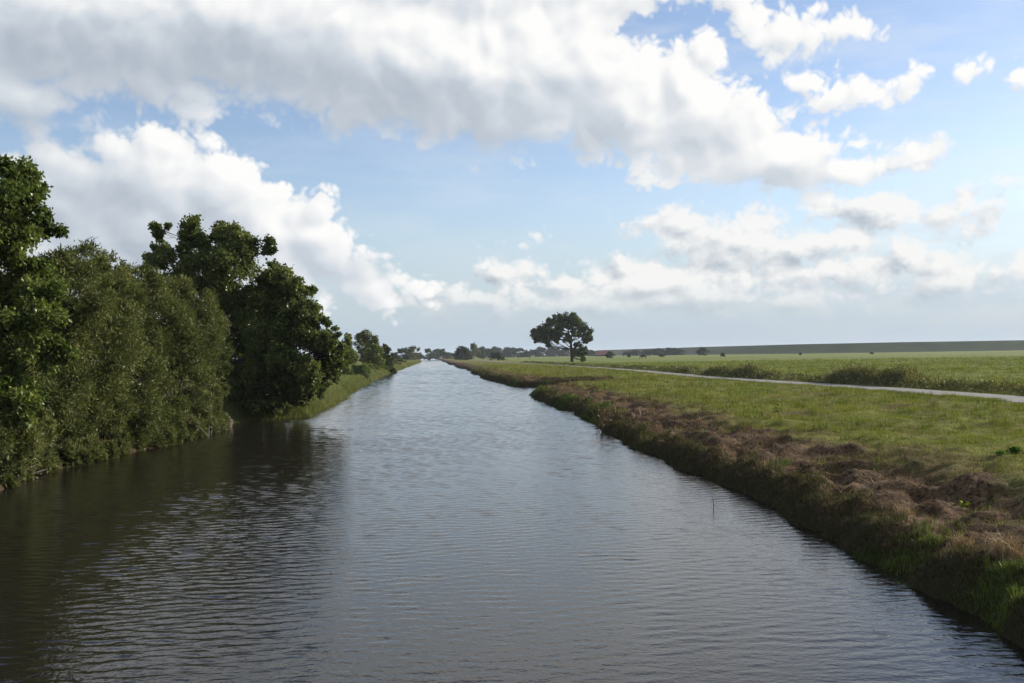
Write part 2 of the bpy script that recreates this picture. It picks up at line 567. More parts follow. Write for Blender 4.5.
b = g.n('ShaderNodeBsdfPrincipled')
g.link(c, b.inputs['Base Color']); b.inputs['Roughness'].default_value = .95
b.inputs['Specular IOR Level'].default_value = .1
bp = g.n('ShaderNodeBump'); bp.inputs['Strength'].default_value = .9; bp.inputs['Distance'].default_value = .06
g.link(g.math('ADD', n3, g.math('MULTIPLY', n2, 1.2)), bp.inputs['Height']); g.link(bp.outputs[0], b.inputs['Normal'])
g.out(b.outputs[0])
ground = mesh_np('ground', np.stack([GX, GY, GZZ], -1).reshape(-1, 3), quads, m, True,
                 {'bank_offset': ('POINT', off.ravel()), 'path_side': ('POINT', rdist.ravel())})
tag(ground, kind='structure')

# ------------------------------------------------------------------ water
m, g = new_mat('canal_water')
P = g.pos()
Pd = g.vec('MULTIPLY', P, (.55, 1.0, 0))
fine = g.math('ADD', g.noise(g.vec('MULTIPLY', P, (.6, 1.0, 0)), 13, 2, .5, .2, '2D'), g.math('MULTIPLY', g.noise(P, 21, 1, .5, 0, '2D'), .4))
bpw = g.n('ShaderNodeBump'); bpw.inputs['Strength'].default_value = .22; bpw.inputs['Distance'].default_value = .02
g.link(fine, bpw.inputs['Height'])
nrm = bpw.outputs[0]
b = g.n('ShaderNodeBsdfPrincipled')
b.inputs['Base Color'].default_value = (.013, .011, .008, 1)
b.inputs['Roughness'].default_value = .07
b.inputs['IOR'].default_value = 1.333
g.link(nrm, b.inputs['Normal'])
g.out(b.outputs[0])
# wind ripples as real relief: many small waves running roughly along the canal, longer far away where
# single ripples are finer than a picture point, always with the same steepness
yy = [-300, -150, -60, -20, 0, 4]
while yy[-1] < 6000:
    y_ = yy[-1]
    yy.append(y_ + max(.027, .00115 * y_))
yy = np.array(yy)
lam = np.maximum(1.0, yy / 34.0)
vv_ = np.concatenate([[0], np.cumsum(np.diff(yy) / ((lam[1:] + lam[:-1]) / 2))])
wx0 = np.interp(yy, LY, LX) - 2.2
wx1 = np.maximum(np.interp(yy, RY, RX), np.interp(yy + 14, RY, RX)) + 2.2
wx1 = np.where((yy > 82) & (yy < 132), np.maximum(wx1, 11), wx1)
NXW = 250
tt = np.linspace(0, 1, NXW)
WX = wx0[:, None] + (wx1 - wx0)[:, None] * tt[None]
UU = WX / lam[:, None]
VV = np.repeat(vv_[:, None], NXW, 1)
hh_ = np.zeros_like(WX)
wr = np.random.default_rng(5)
NW = 46
for k_ in range(NW):
    wl = .125 * (3.3 ** wr.random())
    th = wr.normal() * .36
    kx, ky = 2 * PI / wl * math.sin(th), 2 * PI / wl * math.cos(th)
    sl_ = .064 / math.sqrt(NW / 2) * (.7 + .6 * wr.random())
    hh_ += sl_ / (2 * PI / wl) * np.sin(kx * UU + ky * VV + wr.uniform(0, 2 * PI))
hh_ *= (.45 + 1.0 * fbm(UU / 3.0, VV / 5.0, 44, 3)) * (.62 + .70 * sstep(.3, .7, fbm(UU / 9.0, VV / 30.0, 45, 3))) * lam[:, None]
hh_ += .0
ok = sstep(4, 7, yy)
hh_ *= ok[:, None]
nyw = len(yy)
idx = np.arange(nyw * NXW).reshape(nyw, NXW)
wq = np.stack([idx[:-1, :-1], idx[:-1, 1:], idx[1:, 1:], idx[1:, :-1]], -1).reshape(-1, 4)
water = mesh_np('water', np.stack([WX, np.repeat(yy[:, None], NXW, 1), hh_], -1).reshape(-1, 3), wq, m, True)
tag(water, kind='structure')

# ------------------------------------------------------------------ path
m, g = new_mat('path_concrete')
P = g.pos()
n = g.noise(P, 1.2, 6, .65); n2 = g.noise(P, 22, 3, .6)
c = g.ramp(n, [(.3, (.115, .11, .103)), (.7, (.19, .182, .172))])
c = g.mix(g.mapr(n2, .45, .75), c, (.13, .115, .095))
b = g.n('ShaderNodeBsdfPrincipled'); g.link(c, b.inputs['Base Color']); b.inputs['Roughness'].default_value = .9
g.out(b.outputs[0])
ry = np.unique(np.concatenate([np.arange(-100, 400, 2.0), np.arange(400, 2000, 12.0)]))
rx = roadx(ry)
tx = np.gradient(rx, ry); nl = np.sqrt(1 + tx ** 2)
hw = ROADW / 2 + (fbm(ry / 3, ry * 0, 41, 3) - .5) * .55
hw2 = ROADW / 2 + (fbm(ry / 3, ry * 0 + 9, 42, 3) - .5) * .55
zt = GZ + .05
vv = []
for sgn, ww, zz in ((-1, hw + .12, GZ - .25), (-1, hw, zt), (0, hw, zt + .03), (1, hw2, zt), (1, hw2 + .12, GZ - .25)):
    vv.append(np.stack([rx + sgn * ww * nl, ry, np.full(len(ry), zz)], -1))
vv = np.stack(vv, 1).reshape(-1, 3)
k = (np.arange(len(ry) - 1) * 5)[:, None] + np.arange(4)[None]
road = mesh_np('path', vv, np.stack([k, k + 1, k + 6, k + 5], -1).reshape(-1, 4), m)
tag(road, kind='structure')

# ------------------------------------------------------------------ sea dike on the horizon
DC = 9.3
crest = []
for px, py in [(1500, 333.0), (1200, 337.0), (1024, 340.2), (900, 342.2), (800, 344.2), (700, 347.0), (640, 348.9), (600, 350.2)]:
    dd = ray(px, py); crest.append(Vector((0, 0, CAMH)) + dd * ((DC - CAMH) / dd.z))
crest.append(crest[-1] + (crest[-1] - crest[-2]) * 1.3)
prof = [(-34, .8), (-20, 3.2), (-3, DC - .25), (0, DC), (2.5, DC), (4, DC - .3), (30, .8)]
vv = []
for i, p in enumerate(crest):
    t = (crest[min(i + 1, len(crest) - 1)] - crest[max(i - 1, 0)]).normalized()
    nn = Vector((t.y, -t.x, 0)); 
    if nn.dot(Vector((p.x, p.y, 0))) < 0: nn = -nn
    taper = 1 - max(0, i - (len(crest) - 2)) * .5
    for o_, z_ in prof:
        vv.append((p.x + nn.x * o_, p.y + nn.y * o_, .8 + (z_ - .8) * taper))
q = []
for i in range(len(crest) - 1):
    for j in range(len(prof) - 1):
        a = i * len(prof) + j
        q.append((a, a + 1, a + 1 + len(prof), a + len(prof)))
m, g = new_mat('dike_turf')
n = g.noise(g.pos(), .06, 5, .6)
b = g.n('ShaderNodeBsdfPrincipled'); b.inputs['Roughness'].default_value = .95
b.inputs['Specular IOR Level'].default_value = .1
g.link(g.ramp(n, [(.3, (.014, .028, .011)), (.7, (.028, .046, .017))]), b.inputs['Base Color'])
g.out(b.outputs[0])
dike = mesh_np('hill', np.array(vv), np.array(q), m, True)
tag(dike, kind='structure')

# ------------------------------------------------------------------ air
m, g = new_mat('air')
pv = g.n('ShaderNodeVolumePrincipled')
pv.inputs['Color'].default_value = (.82, .90, 1.0, 1)
pv.inputs['Density'].default_value = .00009
pv.inputs['Anisotropy'].default_value = .2
g.out(None, pv.outputs[0])
x0, x1, y0_, y1, z0, z1 = -5200, 5200, -320, 6100, -2.6, 24.0
bv = [(x, y_, z) for z in (z0, z1) for y_ in (y0_, y1) for x in (x0, x1)]
bq = [(0, 2, 3, 1), (4, 5, 7, 6), (0, 1, 5, 4), (2, 6, 7, 3), (0, 4, 6, 2), (1, 3, 7, 5)]
haze = mesh_np('haze', np.array(bv), np.array(bq), m)
tag(haze, kind='stuff')

# ------------------------------------------------------------------ foliage
def unit(n, r=rng):
    v = r.normal(size=(n, 3)); return v / np.linalg.norm(v, axis=1, keepdims=True)


def leaf_quads(pos, axis, side, L, Wd, fold=None):
    """diamond leaves; returns verts, faces"""
    n = len(pos)
    L = np.broadcast_to(np.asarray(L, float), (n,))[:, None]; Wd = np.broadcast_to(np.asarray(Wd, float), (n,))[:, None]
    nrm = np.cross(axis, side)
    a = pos; b = pos + axis * L * .45 + side * Wd * .5 + nrm * Wd * .12
    c = pos + axis * L; d = pos + axis * L * .45 - side * Wd * .5 + nrm * Wd * .12
    v = np.stack([a, b, c, d], 1).reshape(-1, 3)
    f = np.arange(n * 4).reshape(-1, 4)
    return v, f


def crown_mesh(name, clusters, n, L, Wd, mat, parent, sub=.30, nsub=14, droop=.25, up=.35, spread=1.0, r=rng, shell=.5, squash=.85):
    C_ = np.array(clusters, float)
    w = C_[:, 3] ** 2
    ci = r.choice(len(C_), n, p=w / w.sum())
    ns = np.maximum(5, (nsub * (C_[:, 3] / C_[:, 3].mean()) ** 1.3)).astype(int)
    st = np.concatenate([[0], np.cumsum(ns)[:-1]])
    tot = ns.sum()
    sd = unit(tot, r); sr = shell + (1 - shell) * np.sqrt(r.random(tot))
    stone = r.random(tot); ctone = r.random(len(C_))
    ssz = sub * (.6 + .8 * r.random(tot))
    si = st[ci] + (r.random(n) * ns[ci]).astype(int)
    R = C_[ci, 3]
    off = sd[si] * sr[si][:, None] * R[:, None]
    g_ = r.normal(size=(n, 3)) * (ssz[si] * R * .55)[:, None] * spread
    off = off + g_
    off[:, 2] *= squash
    pos = C_[ci, :3] + off
    outw = off / np.maximum(np.linalg.norm(off, axis=1, keepdims=True), 1e-6)
    ax = unit(n, r) + outw * .5 + np.array([0, 0, -droop])
    ax /= np.linalg.norm(ax, axis=1, keepdims=True)
    nn = unit(n, r) + np.array([0, 0, up]) + outw * .35
    sdv = np.cross(ax, nn); sdv /= np.maximum(np.linalg.norm(sdv, axis=1, keepdims=True), 1e-6)
    sc = .65 + .7 * r.random(n)
    v, f = leaf_quads(pos, ax, sdv, L * sc, Wd * sc)
    tone = np.clip(.5 + (stone[si] - .5) * .50 + (ctone[ci] - .5) * .36 + (r.random(n) - .5) * .55, 0, 1)
    return mesh_np(name, v, f, mat, False, {'tone': ('FACE', tone)}, parent)


def limb_to(T, trunk, trad, target, r1=.03, seg=5, k=None, slope=.35):
    """a limb from the trunk to a crown cluster"""
    tp = [Vector(p) for p in trunk]
    t = Vector(target)
    best = 0
    for i, p in enumerate(tp):
        if p.z < t.z - slope * (Vector((t.x, t.y, 0)) - Vector((p.x, p.y, 0))).length: best = i
    best = max(best, 1) if len(tp) > 2 else 0
    s = tp[best]
    r0 = trad[best] * .34
    mid = s.lerp(t, .5) + Vector((rng.normal() * .05, rng.normal() * .05, -.06)) * (t - s).length
    q1 = s.lerp(mid, .5) + Vector((rng.normal(), rng.normal(), rng.normal())) * .03 * (t - s).length
    T.add([s, q1, mid, mid.lerp(t, .55) + Vector((rng.normal(), rng.normal(), rng.normal())) * .03 * (t - s).length, t], [r0, r0 * .8, r0 * .6, r0 * .4, r1], seg)
    # twigs
    for _ in range(3):
        e = t + Vector(unit(1)[0]) * .8 * (k or .5)
        T.add([mid.lerp(t, .6), mid.lerp(e, .7), e], [r0 * .3, r0 * .22, r1 * .5], 4)


def tree(name, label, cat, base, trunk, trad, clusters, n, L, Wd, lm, bm_, group=None, slope=.35, **kw):
    root = thing(name, base, label, cat, group)
    T = Tubes()
    T.add(trunk, trad, 8)
    for c in clusters:
        limb_to(T, trunk, trad, c[:3], k=c[3], slope=slope)
    T.build('trunk', bm_, root)
    crown_mesh('crown', clusters, n, L, Wd, lm, root, **kw)
    return root


LM_oak = leaf_mat('oak_leaf', (.032, .050, .014), (.086, .116, .030), (.180, .205, .060), .36, .10)
LM_dark = leaf_mat('dark_leaf', (.036, .050, .017), (.088, .110, .036), (.175, .190, .066), .38, .10)
LM_willow = leaf_mat('willow_leaf', (.038, .050, .018), (.090, .104, .036), (.168, .170, .064), .28, .06)
LM_mid = leaf_mat('birch_leaf', (.070, .095, .026), (.135, .165, .042), (.20, .215, .065), .28, .05)
LM_olive = leaf_mat('olive_leaf', (.075, .084, .036), (.118, .126, .056), (.17, .17, .08), .28, .05)
LM_lone = leaf_mat('lone_leaf', (.026, .042, .014), (.058, .080, .024), (.110, .130, .036), .28, .06)
LM_farg = leaf_mat('far_leaf', (.030, .045, .020), (.050, .068, .028), (.075, .092, .038), .25, .04)
LM_fard = leaf_mat('far_dark_leaf', (.016, .026, .014), (.028, .042, .020), (.045, .060, .026), .25, .04)
BK = bark_mat('bark', (.030, .024, .018), (.085, .070, .052))
BKg = bark_mat('grey_bark', (.055, .048, .038), (.15, .13, .105))
BKd = bark_mat('dark_bark', (.018, .015, .012), (.045, .036, .028))


def px_clusters(spec, base_px, Y, depth, seed):
    """spec: crown lobes as (photo x, photo y, radius px, depth m) at the tree's own distance"""
    r = np.random.default_rng(seed)
    b = at_y(base_px[0], base_px[1], Y)
    s = Y / F
    out = []
    for q in spec:
        p = at_y(q[0], q[1], Y)
        dy = q[3] if len(q) > 3 else r.uniform(-depth, depth)
        # a lobe nearer or farther keeps its real place beside the trunk
        out.append((p.x - b.x, dy, p.z - b.z, q[2] * s))
    return b, out


def gh(x, y_):
    return float(ground_h(np.array([x]), np.array([y_]))[0])


# --- the big leafy tree at the left edge of the picture
Y1 = 29.5
b1 = at_y(-22, 470, Y1); b1.z = gh(b1.x, b1.y) - .1
sp = [(10, 170, 20), (-12, 185, 28), (24, 205, 20), (31, 216, 17), (43, 212, 11), (20, 232, 18), (-30, 215, 36), (8, 240, 28), (24, 262, 15), (-40, 270, 42), (10, 285, 32), (38, 300, 22), (54, 318, 16),
      (-25, 330, 42), (22, 340, 30), (52, 352, 18), (-30, 385, 40), (14, 390, 26), (36, 405, 16), (-70, 300, 45), (-75, 370, 40), (-60, 235, 36), (-90, 420, 35)]
bb, cl = px_clusters(sp, (-22, 470), Y1, 1.6, 1)
tree('broadleaf_tree', 'tall broadleaf tree with large glossy leaves cut by the left edge of the picture', 'tree', bb,
     [(0, 0, -.5), (.05, .05, .8), (-.1, .1, 2.2), (.05, .15, 4.0), (.2, .1, 5.8), (.5, 0, 7.4)], [.26, .20, .17, .14, .10, .05], cl, 150000, .135, .078, LM_oak, BKd, nsub=22, sub=.27, shell=.5)

EDGE_X = [-60, 9, 31, 92, 123, 178, 221, 230]
EDGE_Y = [on_z(px, float(np.interp(px, [p[0] for p in L_PX], [p[1] for p in L_PX]))).y for px in EDGE_X]

# --- willow scrub between that tree and the dark tree
def willow(spec, base_px, Y, label, n, seed, L=.17, Wd=.038, lm=LM_willow, depth=2.0, grp='willow bushes along the left bank', name='willow_bush'):
    bb_, cl_ = px_clusters(spec, base_px, Y, depth, seed)
    if lm is not LM_dark:
        # the bush follows the waterline: every lobe stands its own radius behind the water's edge
        rr = np.random.default_rng(seed); cl_ = []
        for q in spec:
            ye = float(np.interp(q[0], EDGE_X, EDGE_Y)); rad = q[2] * ye / F
            yc = ye + rad * .75 + rr.uniform(-.5, 2.6) * depth / 2 + max(0, (440 - q[1])) * .008
            p = at_y(q[0], q[1], yc)
            cl_.append((p.x - bb_.x, p.y - bb_.y, p.z - bb_.z, q[2] * yc / F))
    root = thing(name, bb_, label, 'bush', grp)
    T = Tubes()
    for i, c in enumerate(cl_):
        s0 = Vector((rng.normal() * .25, rng.normal() * .25, -.3))
        t = Vector(c[:3]); mid = s0.lerp(t, .5) + Vector((0, 0, .3))
        T.add([s0, s0.lerp(mid, .6), mid, t], [.07, .06, .045, .015], 5)
        for _ in range(4):
            e = t + Vector(unit(1)[0]) * c[3] * .9; e.z = max(e.z, .1)
            T.add([mid.lerp(t, .6), e], [.02, .006], 4)
    T.build('stem', BKd, root)
    crown_mesh('foliage', cl_, n, L, Wd, lm, root, sub=.27, nsub=24, droop=-.15, up=.2, shell=.6, r=np.random.default_rng(seed + 50), squash=.95)
    return root


willow([(62, 268, 20), (84, 266, 20), (40, 290, 26), (104, 276, 22), (76, 300, 34), (112, 308, 30), (60, 345, 36), (100, 350, 38), (134, 330, 24), (132, 370, 28), (50, 392, 34), (90, 402, 36),
        (130, 410, 28), (22, 425, 26), (62, 438, 26), (104, 436, 22), (30, 455, 18), (140, 432, 16), (6, 470, 14), (72, 452, 12), (16, 474, 10), (44, 462, 12), (8, 440, 26), (24, 448, 20), (-14, 452, 28), (90, 450, 12), (120, 444, 12), (146, 440, 10), (116, 300, 26), (140, 350, 28)], (75, 456), 36.5,
       'wide olive green willow bush overhanging the water next to the left picture edge tree', 190000, 3)
willow([(134, 280, 18), (150, 290, 20), (172, 297, 20), (194, 308, 20), (208, 325, 17), (160, 325, 30), (190, 345, 28), (212, 358, 18), (150, 365, 28), (184, 382, 26), (212, 388, 16), (160, 408, 24),
        (196, 410, 18), (140, 400, 20), (170, 430, 13), (160, 440, 9), (176, 436, 9), (128, 305, 18), (170, 345, 30)], (172, 442), 45,
       'rounded olive willow bush directly in front of the dark tree', 120000, 4)
willow([(196, 414, 14), (210, 408, 12), (204, 426, 12), (186, 426, 10), (214, 424, 9), (200, 436, 7)], (202, 438), 46.0,
       'small pale grey green willow shrub at the waterline below the dark tree', 26000, 5, .16, .034, LM_olive, .7)
willow([(120, 268, 7), (112, 274, 8), (128, 274, 8), (120, 285, 14), (118, 310, 20), (110, 340, 22), (120, 370, 22), (118, 400, 20)], (118, 425), 58.0,
       'dark treetop peeking over the willow bushes against the cloud', 12000, 6, .16, .09, LM_dark, 1.2, None, 'dark_bush')

willow([(px, float(np.interp(px, [p[0] for p in L_PX], [p[1] for p in L_PX])) - 9 + rng.uniform(-4, 3), rng.uniform(8, 13)) for px in (4, 18, 34, 48, 62, 78, 92, 106, 120, 134, 148, 160, 172, 184, 196, 208, 218)],
       (110, 458), 38, 'long low fringe of willow sprouts hanging over the left waterline under the bushes', 60000, 15, .15, .034, LM_willow, .6, None, 'willow_fringe')

# --- the big dark tree leaning over the water
Y2 = 58.0
sp = [(198, 246, 13), (182, 252, 12), (166, 246, 9), (150, 258, 9), (212, 243, 10), (234, 252, 14), (224, 262, 18), (200, 266, 15), (172, 276, 13), (152, 276, 8), (252, 264, 14), (272, 264, 9),
      (240, 285, 22), (212, 295, 24), (266, 292, 20), (290, 296, 13), (185, 300, 17), (300, 312, 15), (276, 322, 22), (248, 322, 26), (220, 330, 26), (312, 326, 13), (322, 342, 12), (300, 345, 20), (332, 356, 11), (338, 348, 7), (340, 364, 7), (338, 382, 7), (328, 394, 8), (316, 404, 9), (300, 414, 9), (282, 416, 9), (264, 418, 9), (246, 416, 10), (236, 406, 12),
      (272, 355, 24), (326, 366, 12), (318, 356, 13), (331, 377, 10), (318, 384, 12), (244, 362, 26), (318, 366, 14), (334, 372, 8), (296, 376, 18), (268, 386, 20), (240, 392, 18), (322, 384, 9), (306, 396, 12), (284, 404, 12), (258, 408, 10), (294, 411, 6), (228, 380, 18), (210, 360, 20),
      (190, 335, 18), (188, 365, 20)]
bb, cl = px_clusters(sp, (229, 422), Y2, 2.6, 8)
bb.z = gh(bb.x, bb.y) - .05
tree('dark_tree', 'large dark green tree with ragged crown leaning over the canal from the left bank', 'tree', bb,
     [(0, 0, -.4), (-.02, 0, .9), (-.1, .1, 2.4), (.1, .2, 4.2), (.3, .1, 6.2), (.1, 0, 8.6), (-.8, 0, 10.4)], [.42, .34, .30, .25, .18, .11, .05], cl, 170000, .19, .115, LM_dark, BKd, nsub=16, sub=.30, shell=.45, droop=.35, slope=.1)

# --- trees farther along the left bank
midt = [  # base px x, base y, Y, lobes, label, leaf material
    ((347, 375), 175, [(348, 338, 3.2), (347, 345, 4.6), (348, 353, 6), (350, 361, 7), (344, 361, 6), (341, 368, 5)], 'slim pointed green tree on the left bank just past the dark tree', LM_mid),
    ((363, 373), 205, [(361, 340, 5), (366, 338, 5.5), (371, 341, 5), (362, 348, 7), (371, 350, 7), (366, 358, 8)], 'round topped olive grey tree in the left bank clump', LM_olive),
    ((375, 373), 195, [(375, 341, 3.2), (373, 349, 5), (378, 351, 5), (370, 358, 6), (378, 361, 6), (372, 366, 6)], 'yellowish green tree in front of the round olive tree', LM_mid),
    ((386, 371), 210, [(384, 347, 3.5), (388, 349, 3), (383, 355, 5), (388, 358, 4.5), (385, 364, 5), (390, 367, 4), (380, 368, 4)], 'dark green tree ending the left bank clump by the water', LM_lone),
    ((338, 373), 170, [(336, 352, 6), (340, 348, 5), (333, 362, 7), (340, 366, 6)], 'dull green tree half hidden behind the crown of the large dark tree', LM_lone)]
for i, (bp_, Y_, sp, lab, lm) in enumerate(midt):
    bb, cl = px_clusters(sp, bp_, Y_, .9, 20 + i)
    bb.z = gh(bb.x, bb.y) - .05
    hgt_ = max(c[2] for c in cl)
    cl = cl + [(c[0] * .8, -c[1] + .3, c[2] * .96, c[3] * .9) for c in cl]
    tree('bank_tree', lab, 'tree', bb, [(0, 0, -.3), (.03, 0, hgt_ * .3), (0, .05, hgt_ * .6), (0, 0, hgt_ * .9)], [.16, .12, .08, .03], cl, 7000, .34, .22, lm, BK,
         'trees standing together on the left bank', nsub=9, sub=.3)
bb, cl = px_clusters([(357, 372, 6), (350, 375, 6), (364, 374, 5.5), (357, 379, 6), (366, 380, 4), (346, 381, 4)], (357, 384), 135, .9, 31)
bb.z = gh(bb.x, bb.y)
root = thing('pale_shrub', bb, 'low pale green shrub at the left waterline before the distant trees', 'bush')
T = Tubes()
for c in cl: T.add([(0, 0, -.2), (c[0] * .5, c[1] * .5, c[2] * .6), c[:3]], [.05, .04, .01], 5)
T.build('stem', BKg, root)
crown_mesh('foliage', cl, 9000, .30, .07, leaf_mat('pale_leaf', (.085, .115, .040), (.125, .165, .060), (.19, .22, .09), .3, .05), root, nsub=12, droop=-.3)

for i, (px, py, w_, hpx, Y_, lab) in enumerate([(372, 373, 5, 8, 190, 'low light green shrub under the round olive tree on the left bank'), (381, 371, 5, 8, 205, 'light green shrub between the yellowish and the dark bank tree'),
                                                (390, 370, 4, 8, 215, 'small light green shrub at the end of the left bank clump'), (395, 366, 4, 5, 300, 'tiny tawny shrub beyond the end of the left bank clump'), (401, 364, 4, 4, 380, 'farthest tiny shrub on the left bank')]):
    bb, cl = px_clusters([(px, py - hpx * .35, w_), (px - w_ * .6, py - hpx * .3, w_ * .8), (px + w_ * .6, py - hpx * .3, w_ * .8), (px, py - hpx * .75, w_ * .7)], (px, py), Y_, .8, 70 + i)
    bb.z = gh(bb.x, bb.y)
    root = thing('bank_shrub', bb, lab, 'bush', 'light shrubs along the left bank')
    T = Tubes()
    for c in cl: T.add([(0, 0, -.2), (c[0] * .5, c[1] * .5, max(.1, c[2] * .6)), c[:3]], [.05, .04, .01], 5)
    T.build('stem', BKd, root)
    crown_mesh('foliage', cl, 3500, .34, .16, [LM_mid, LM_mid, LM_olive, LM_olive, LM_mid][i], root, nsub=8)

# --- the lone tree in the meadow
YL = 326.0
sp = [(535, 335, 5), (541, 331, 6), (547, 329, 6), (537, 339, 4), (543, 338, 5), (550, 336, 5), (533, 331, 3.2), (555, 331, 5), (548, 343, 3.2),
      (551, 322, 5), (557, 318, 5), (564, 317, 5.5), (571, 317, 5), (577, 320, 5), (560, 325, 5), (568, 325, 5), (576, 326, 5), (583, 326, 5), (587, 332, 4.5), (581, 333, 4.5), (589, 338, 3.5), (585, 340, 3.5), (574, 333, 4),
      (559, 334, 3.6), (564, 340, 2.6), (556, 341, 2.6), (570, 340, 3), (577, 344, 3.2), (583, 347, 3.6), (576, 351, 4.2), (582, 354, 3.6), (586, 351, 2.6), (584, 359, 1.8), (580, 349, 2.6), (583, 359, 1.6), (561, 332, 4), (567, 335, 3.4), (556, 336, 3.6)]
bb, cl = px_clusters(sp, (572, 362), YL, 3.2, 9)
bb.z = GZ - .1
cl2 = [(c[0] * .97, -c[1] - np.sign(c[1]) * .8, c[2] - .2, c[3] * .8) for c in cl]
cl = [(c[0], c[1], c[2], c[3] * .95) for c in cl]
root = tree('lone_tree', 'solitary round crowned tree standing in the green meadow beyond the path', 'tree', bb,
            [(0, 0, -.3), (0, 0, 1.8), (-.15, 0, 4.2), (-.3, .1, 7.0), (-1.0, 0, 10), (-1.6, 0, 13)], [.62, .50, .44, .36, .24, .12], cl + cl2, 26000, .52, .36, LM_lone, BKd, nsub=9, sub=.30, shell=.4, slope=.12)

# --- distant trees along the horizon: (photo x, top y, width px, distance, leaf, label)
def proto_far(seed, lm, tall):
    r = np.random.default_rng(seed)
    cl_ = []
    for _ in range(11):
        a = r.uniform(0, 2 * PI); h = r.uniform(.12, .86); wdt = .42 * math.sqrt(max(.1, 1 - ((h - .48) / .5) ** 2)) * r.uniform(.4, 1)
        cl_.append((math.cos(a) * wdt, math.sin(a) * wdt, h, r.uniform(.15, .23)))
    cl_.append((0, 0, .86, .13))
    me_c = crown_mesh('crown', cl_, 2600, .085, .065, lm, None, nsub=7, sub=.4, r=r)
    T = Tubes().add([(0, 0, -.04), (0, 0, .2), (.01, 0, .5), (0, 0, .8)], [.035, .028, .02, .006], 6)
    for c in cl_[:6]: T.add([(0, 0, .25), (c[0] * .5, c[1] * .5, c[2] * .7), c[:3]], [.015, .012, .004], 4)
    t_ = T.build('trunk', BKd)
    return me_c, t_


protos = {}
for nm, lm in (('g', LM_farg), ('d', LM_fard), ('o', LM_olive)):
    protos[nm] = [proto_far(60 + i + ord(nm), lm, 0) for i in range(3)]
used = set()


def far_tree(px, top, wpx, dist, kind, label, i, name='far_tree', group='distant trees on the horizon', cat='tree', basez=None):
    p = at_y(px, 356, dist)
    z = (gh(p.x, p.y) if dist < 700 else .9) if basez is None else basez
    t = at_y(px, top, dist)
    hh = t.z - z
    ww = wpx * dist / F
    root = thing(name, (p.x, p.y, z), label, cat, group, rz=0)
    root.scale = (1, 1, 1)
    for o in protos[kind][i % 3]:
        if o.name in used:
            c = o.copy(); COL.objects.link(c)
        else:
            used.add(o.name); c = o
        c.parent = root
        c.scale = (ww * 1.55, ww * 1.55, hh)
    return root


far = [
    (396, 352, 9, 560, 'd', 'low dark tree on the left horizon nearest to the left bank clump'),
    (403, 348.5, 9, 620, 'g', 'green distant tree left of the pale tree on the left horizon'),
    (411, 346.5, 11, 640, 'o', 'pale olive round distant tree left of the canal end'),
    (419, 352.5, 12, 900, 'd', 'low bluish tree between the pale tree and the canal end'),
    (428.5, 348.8, 6, 900, 'g', 'narrow distant tree just left of the canal end'),
    (435.5, 349.5, 8, 940, 'g', 'grey green distant tree directly over the canal end'),
    (443, 348.5, 9, 960, 'd', 'grey distant tree just right of the canal end'),
    (451, 352.5, 8, 980, 'd', 'very low tree in the gap before the dark bank tree'),
    (460, 346.5, 13, 610, 'd', 'dark rounded tree at the right bank of the canal end'),
    (467.5, 348, 7, 640, 'd', 'dark narrow tree leaning against the dark rounded tree'),
    (472.5, 343.2, 9, 800, 'o', 'tallest grey green tree of the horizon row'),
    (481, 347.2, 9, 840, 'g', 'green tree right of the tallest horizon tree'),
    (489, 348.2, 7, 900, 'g', 'slim green tree left of the bluish grove'),
    (498, 347, 10, 1150, 'd', 'first bluish tree of the grove behind the round bush'),
    (506, 347.5, 10, 1180, 'd', 'second bluish tree of the grove behind the round bush'),
    (513, 347.2, 9, 1160, 'd', 'third bluish tree of the grove behind the round bush'),
    (520, 348.2, 9, 1100, 'g', 'grey green tree ending the bluish grove'),
    (526, 351, 7, 1100, 'd', 'low tree in the gap left of the lone tree'),
    (535, 349.2, 9, 1150, 'd', 'bluish tree below the left lobe of the lone tree'),
    (543, 347.2, 10, 1200, 'd', 'broad bluish tree seen under the lone tree crown'),
    (550, 346.3, 9, 1200, 'd', 'tall bluish tree seen under the lone tree crown'),
    (558, 347.6, 10, 1220, 'd', 'bluish tree left of the lone tree trunk'),
    (567, 349, 9, 1200, 'd', 'bluish tree right behind the lone tree trunk'),
    (590, 350, 7, 1150, 'd', 'low tree between the lone tree and the red roofed farm'),
]
for i, f_ in enumerate(far): far_tree(*f_, i)
hedge = [(629, 351, 9), (637, 350.2, 9), (645, 350, 9), (653, 349.2, 10), (661, 348.5, 10), (668, 347.8, 9), (674, 347.6, 9), (681, 349.2, 7)]
hl = ['low dark tree opening the row before the dike on its farm side', 'dark tree second from the farm side in the row before the dike', 'flat dark tree above the grazing horse', 'dark tree right of the one above the grazing horse',
      'dark broad tree in the middle of the row before the dike', 'tall dark tree in the right half of the row before the dike', 'tallest dark tree of the row before the dike', 'low dark tree closing the row before the dike on the right']
for i, (px, tp, w_) in enumerate(hedge):
    far_tree(px, tp, w_, 1000, 'd', hl[i], i, 'far_tree', 'dark trees in front of the dike')
far_tree(704, 347.4, 8, 760, 'd', 'single rounded dark tree standing before the dike right of the row', 1, 'far_tree', None)
